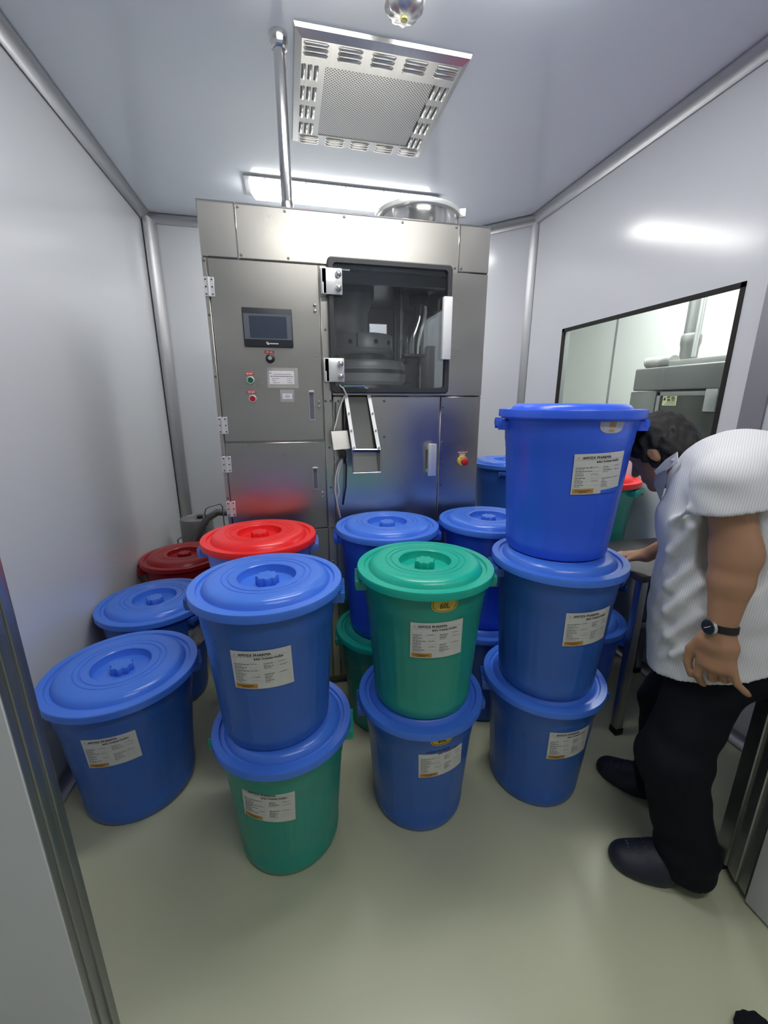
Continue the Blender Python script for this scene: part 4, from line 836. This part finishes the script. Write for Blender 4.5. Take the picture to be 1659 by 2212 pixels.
# --- hair
Hh = Vol(hc - .17, hc + .17, .0035)
Hh.ell(hc + .020 * hu - .006 * hf, (.103, .090, .108), (hf, hl, hu), 0)
Hh.ell(hc - .045 * hf - .020 * hu, (.065, .078, .075), (hf, hl, hu), .02)
Hh.ell(hc + .075 * hf + .085 * hu, (.035, .055, .028), (hf, hl, hu), .02)
Hh.ell(hc + .085 * hf - .055 * hu, (.070, .12, .085), (hf, hl, hu), .012, mode='sub')     # face opening
for s_ in (-1, 1): Hh.ell(hc - .002 * hf + s_ * .088 * hl - .020 * hu, (.017, .03, .028), (hf, hl, hu), .006, mode='sub')
Hh.cut(hc - .085 * hu - .06 * hf, -hu * .95 + hf * .15)
_r = np.random.RandomState(4); _k = _r.uniform(-1, 1, (14, 3)); _k = _k / np.linalg.norm(_k, axis=1)[:, None] * _r.uniform(120, 330, (14, 1)); _p = _r.uniform(0, 6.3, 14)
Hh.warp(lambda X, Y, Z: sum(.0007 * np.sin(k[0] * X + k[1] * Y + k[2] * Z + p_ + 1.5 * np.sin(60 * X + p_)) for k, p_ in zip(_k, _p)))
pf('hair', Hh.mesh('hair', 1), mat('black_hair', (.008, .0075, .0075), .62, var=.5, vscale=60, stretch=(1, 1, 3), bump=.8, bscale=260))

# --- trousers
T_ = Vol((.86, .56, .02), (1.64, 1.30, .98), .006)
T_.cone(pelv + V3(0, 0, .10), pelv + V3(0, 0, -.02), .125, .135, .03, (Rt, 1.10)); T_.ell(pelv - .06 * Fw + V3(0, 0, -.02), (.14, .165, .13), (Fw, Rt, Up), .05)
for h_, k_, an in ((hipN, kneN, ankN), (hipF, kneF, ankF)):
    T_.cone(h_, k_, .098, .090, .05); T_.cone(k_, an + V3(0, 0, .01), .090, .082, .05)
    T_.cone(an + V3(0, 0, .05), an - V3(0, 0, .03) , .082, .080, .02)
T_.warp(lambda X, Y, Z: .0030 * np.sin(55 * Z + 14 * X + 3 * np.sin(18 * Y)) * np.exp(-((Z - .42) / .16) ** 2) + .0035 * np.sin(70 * Z + 20 * Y) * np.exp(-((Z - .12) / .08) ** 2))
T_.cut(V3(1.2, .9, .045), V3(0, 0, -1))
pf('trousers', T_.mesh('trousers', 2), mat('black_trousers', (.006, .007, .011), .85, spec=.2, var=.2, vscale=20, bump=.15, bscale=500))

# --- shirt
S_ = Vol((.94, .60, .50), (1.68, 1.36, 1.47), .0055)
hn_ = -(Up + .45 * Fw); hn_ /= np.linalg.norm(hn_); hem = (V3(1.146, .777, .742), hn_)
lw_ = pelv + V3(0, 0, -.14); 
S_.cone(pelv + V3(-.015, -.028, -.16), pelv + V3(-.01, .03, .16), .190, .165, .04, (Rt, 1.06), cap=[hem]); S_.cone(pelv + V3(-.01, .03, .16), shC - .06 * Up, .160, .125, .06, (Rt, 1.22))
S_.ell(pelv + .055 * Fw + V3(0, 0, .04), (.135, .15, .17), (Fw, Rt, Up), .06)
S_.ell(shC + .035 * Fw - .15 * Up, (.120, .15, .12), (Fw, Rt, Up), .05)
S_.cone(shL + .03 * Rt, shR - .03 * Rt, .074, .074, .06); S_.ell(shC - .05 * Fw + V3(0, 0, .005), (.13, .16, .115), (Fw, Rt, Up), .06)
S_.cone(shC + V3(0, 0, .0), nkB + .0 * (hc - nkB), .105, .074, .05)
for s_, e_ in ((shL, elL), (shR, elR)):
    ax_ = (e_ - s_) / np.linalg.norm(e_ - s_); cuff = s_ + .072 * ax_
    S_.cone(s_ - .0 * ax_, s_ + .20 * ax_, .068, .094, .035, (Fw, 1.12), cap=[(cuff, ax_)])
# folds sweeping from the belly up to the arm pit, and along the hem
for (a, b, c, r_) in (((1412, 1300, .97), (1445, 1265, .86), (1520, 1205, .80), .012), ((1412, 1345, .955), (1440, 1320, .85), (1520, 1260, .78), .013), ((1415, 1385, .93), (1445, 1372, .83), (1515, 1330, .765), .012), ((1432, 1235, .99), (1450, 1190, .90), (1500, 1140, .85), .011), ((1437, 1150, 1.0), (1455, 1125, .93), (1490, 1100, .89), .009), ((1420, 1420, .91), (1450, 1415, .80), (1500, 1400, .75), .008)):
    pts = []
    for (px, py, yy) in (a, b, c):
        pts.append((px, py, yy))
    for (p0, p1, ra_, rb_) in ((pts[0], pts[1], .02, 1.0), (pts[1], pts[2], 1.05, .6)):
        # find the shirt surface along each line of sight
        w2 = []
        for (px, py, yy) in (p0, p1):
            r0 = np.array(ray(px, py)); r0 /= np.linalg.norm(r0); o0 = V3(0, 0, CAM_Z); ts = np.arange(.9, 2.2, .004); P_ = o0 + ts[:, None] * r0
            ii = np.round((P_ - S_.lo) / S_.h).astype(int); ok = np.all((ii >= 0) & (ii < S_.n), 1); dv = np.where(ok, S_.d[tuple(np.clip(ii, 0, S_.n - 1).T)], 1.0); hit = np.argmax(dv < .002) if (dv < .002).any() else np.argmin(dv)
            w2.append(P_[hit] + r0 * .002)
        S_.cone(w2[0], w2[1], r_ * ra_, r_ * rb_, .016)
S_.warp(lambda X, Y, Z: .0014 * np.sin(30 * Z + 24 * (X * .62 - Y * .78) + 2.5 * np.sin(15 * Z)) + .0006 * np.sin(85 * Z - 50 * Y + 2 * np.sin(40 * X)))
S_.cone(pelv + V3(-.015, -.028, -.26), pelv + V3(0, 0, -.02), .178, .150, .01, (Rt, 1.06), mode='sub')
for s_, e_ in ((shL, elL), (shR, elR)):
    ax_ = (e_ - s_) / np.linalg.norm(e_ - s_); S_.cone(s_ + .035 * ax_, s_ + .22 * ax_, .052, .086, .008, (Fw, 1.12), mode='sub')
S_.cone(nkB + .01 * (hc - nkB) / np.linalg.norm(hc - nkB), nkB + .14 * (hc - nkB) / np.linalg.norm(hc - nkB), .062, .080, .006, mode='sub')
S_.cut(*hem)
m = mat('white_striped_cloth', (.70, .71, .74), .85, spec=.2, bump=.1, bscale=400); nt = m.node_tree; bs = nt.nodes['Principled BSDF']
tc = nt.nodes.new('ShaderNodeTexCoord'); dp = nt.nodes.new('ShaderNodeVectorMath'); dp.operation = 'DOT_PRODUCT'; dp.inputs[1].default_value = (-.62 * 1150, .78 * 1150, 60)
sn = nt.nodes.new('ShaderNodeMath'); sn.operation = 'SINE'; mr = nt.nodes.new('ShaderNodeMapRange'); mr.inputs[1].default_value = -1; mx = nt.nodes.new('ShaderNodeMix'); mx.data_type = 'RGBA'
mx.inputs['A'].default_value = (.60, .615, .65, 1); mx.inputs['B'].default_value = (.73, .74, .765, 1)
nt.links.new(tc.outputs['Object'], dp.inputs[0]); nt.links.new(dp.outputs['Value'], sn.inputs[0]); nt.links.new(sn.outputs[0], mr.inputs[0]); nt.links.new(mr.outputs[0], mx.inputs['Factor']); nt.links.new(mx.outputs['Result'], bs.inputs['Base Color'])
SHIRT = m
sh = pf('shirt', S_.mesh('shirt', 2), SHIRT)
# collar: band round the neck and the near flap
nd = (hc - nkB) / np.linalg.norm(hc - nkB); C_ = Vol(nkB - .2, nkB + .2, .004)
C_.cone(nkB - .04 * nd, nkB + .05 * nd, .088, .070, 0, cap=[(nkB + .026 * nd, nd), (nkB - .03 * nd, -nd)]); C_.cone(nkB - .08 * nd, nkB + .10 * nd, .083, .058, 0, mode='sub')
C_.cut(nkB + .045 * Fw, Fw * .9 + Up * .2)
co = link('collar', C_.mesh('collar', 2), SHIRT, sh)
def facet(nm, pts, th, m, parent):
    a = [Vector(p_) for p_ in pts]; n_ = (a[1] - a[0]).cross(a[2] - a[0]).normalized() * th; k = len(a); mb = MB(); mb.add(a + [p_ + n_ for p_ in a], [tuple(range(k)), tuple(range(2 * k - 1, k - 1, -1))] + [(i, (i + 1) % k, k + (i + 1) % k, k + i) for i in range(k)])
    return ob(nm, mb, m, parent, smooth=0)
INNER_SHADE = mat('shaded_shirt_inside', (.22, .235, .30), .85, spec=.2)  # white cloth coloured grey for the shade inside the open collar
facet('shaded_collar_inside', [pw(1416, 1018, 1.065), pw(1440, 1008, 1.03), pw(1436, 1045, 1.02), pw(1426, 1082, 1.02), pw(1412, 1045, 1.055)], .003, INNER_SHADE, sh)

facet('collar_flap', [pw(1464, 976, 1.0), pw(1440, 992, 1.03), pw(1415, 1017, 1.062), pw(1421, 1029, 1.058), pw(1446, 1012, 1.022), pw(1466, 998, .985)], .004, SHIRT, sh)
# --- shoes
def shoe(an, fd, nm):
    fd = fd / np.linalg.norm(fd); sd = np.cross(Up, fd); c = V3(an[0], an[1], 0) + .055 * fd
    Q = Vol(c - V3(.22, .22, .03), c + V3(.22, .22, .16), .004)
    Q.cone(c - .085 * fd + .038 * Up, c + .02 * fd + .040 * Up, .044, .050, .03); Q.cone(c + .02 * fd + .036 * Up, c + .115 * fd + .022 * Up, .052, .030, .04, (sd, 1.12)); Q.ell(c + .075 * fd + .02 * Up, (.085, .060, .045), (fd, sd, Up), .03)
    Q.cone(c - .06 * fd + .09 * Up, c - .07 * fd + .05 * Up, .040, .044, .03)
    Q.cut(V3(0, 0, .001), -Up)
    CLOG = mat('navy_clog', (.012, .016, .030), .55, var=.2, vscale=30)
    so_ = pf(nm, Q.mesh('clog', 2), CLOG)
    hm2 = MB().cyl((0, 0, 0), (0, 0, .0006), .0045, n=8).mesh('vent_hole'); hm2.materials.append(mat('hole_grey', (.05, .055, .07), .6))
    d = Q.d
    for r_ in range(4):
        for k in range(5):
            p_ = c + (.035 + r_ * .024) * fd + (k - 2) * .019 * sd * (1 - .12 * r_)
            i, j = np.round((p_[:2] - Q.lo[:2]) / Q.h).astype(int); col_ = d[i, j]; kk = np.where(col_ < 0)[0]
            if len(kk): link('vent_hole', hm2, None, so_, (p_[0], p_[1], Q.lo[2] + Q.h * (kk[-1] + .15)))
    return so_
shoe(ankN, V3(-.886, .464, 0), 'clog'); shoe(ankF, V3(-.55, .83, 0), 'clog')
# --- wrist watch
wv = (wrL - elL) / np.linalg.norm(wrL - elL); wc_ = wrL - .018 * wv
def ringpts(r1, r2, off): return [Vector(wc_ + off * wv + r1 * math.cos(2 * PI * k / 28) * hs * 1.10 + r2 * math.sin(2 * PI * k / 28) * hb) for k in range(28)]
st_ = MB(); A_, B_, A2, B2 = ringpts(.0305, .0305, -.010), ringpts(.0305, .0305, .010), ringpts(.0335, .0335, -.009), ringpts(.0335, .0335, .009); k = 28
st_.add(A_ + B_ + B2 + A2, [(q_ * k + i, q_ * k + (i + 1) % k, ((q_ + 1) % 4) * k + (i + 1) % k, ((q_ + 1) % 4) * k + i) for q_ in range(4) for i in range(k)])
wo = lf(ob('watch_strap', st_, mat('black_leather', (.008, .008, .010), .45), man)); wo['label'] = 'black leather watch strap'
fn = (.48 * hs + .87 * hb); fn /= np.linalg.norm(fn); fc = wc_ + fn * .0335
ob('watch_case', MB().cyl(Vector(fc), Vector(fc + .008 * fn), .0205, .0195, 32), CHROME, wo); ob('watch_dial', MB().cyl(Vector(fc + .0078 * fn), Vector(fc + .0086 * fn), .0165, n=32), mat('dial_dark', (.02, .022, .035), .25), wo)
hd_ = MB(); hd_.tube([Vector(fc + .009 * fn), Vector(fc + .009 * fn + .010 * hs * .7 + .004 * wv)], .0007, 5).tube([Vector(fc + .009 * fn), Vector(fc + .009 * fn - .006 * wv + .008 * np.cross(fn, wv))], .0007, 5); ob('watch_hands', hd_, WHITEINK, wo)
rg_ = wrL + .092 * hd - .010 * hs + .004 * hb
# --- toe of a dark slipper at the edge of the picture
sl = at(1640, 2262, z=0); Q = Vol((sl.x - .16, sl.y - .2, -.01), (sl.x + .16, sl.y + .14, .12), .004)
Q.cone((sl.x, sl.y - .10, .03), (sl.x - .004, sl.y + .0, .025), .048, .040, .03); Q.ell((sl.x - .002, sl.y + .0, .022), (.046, .05, .034), None, .02); Q.cut(V3(0, 0, .001), -Up)
_k2 = _r.uniform(-1, 1, (10, 3)) * 420
Q.warp(lambda X, Y, Z: sum(.0007 * np.sin(k[0] * X + k[1] * Y + k[2] * Z) for k in _k2)); Q.cut(V3(0, 0, .001), -Up)
tag(link('slipper', Q.mesh('slipper', 1), mat('dark_fuzzy_cloth', (.012, .013, .018), .95, spec=.1, bump=1.0, bscale=500)), 'dark fuzzy slipper toe at the bottom right edge', 'slipper')
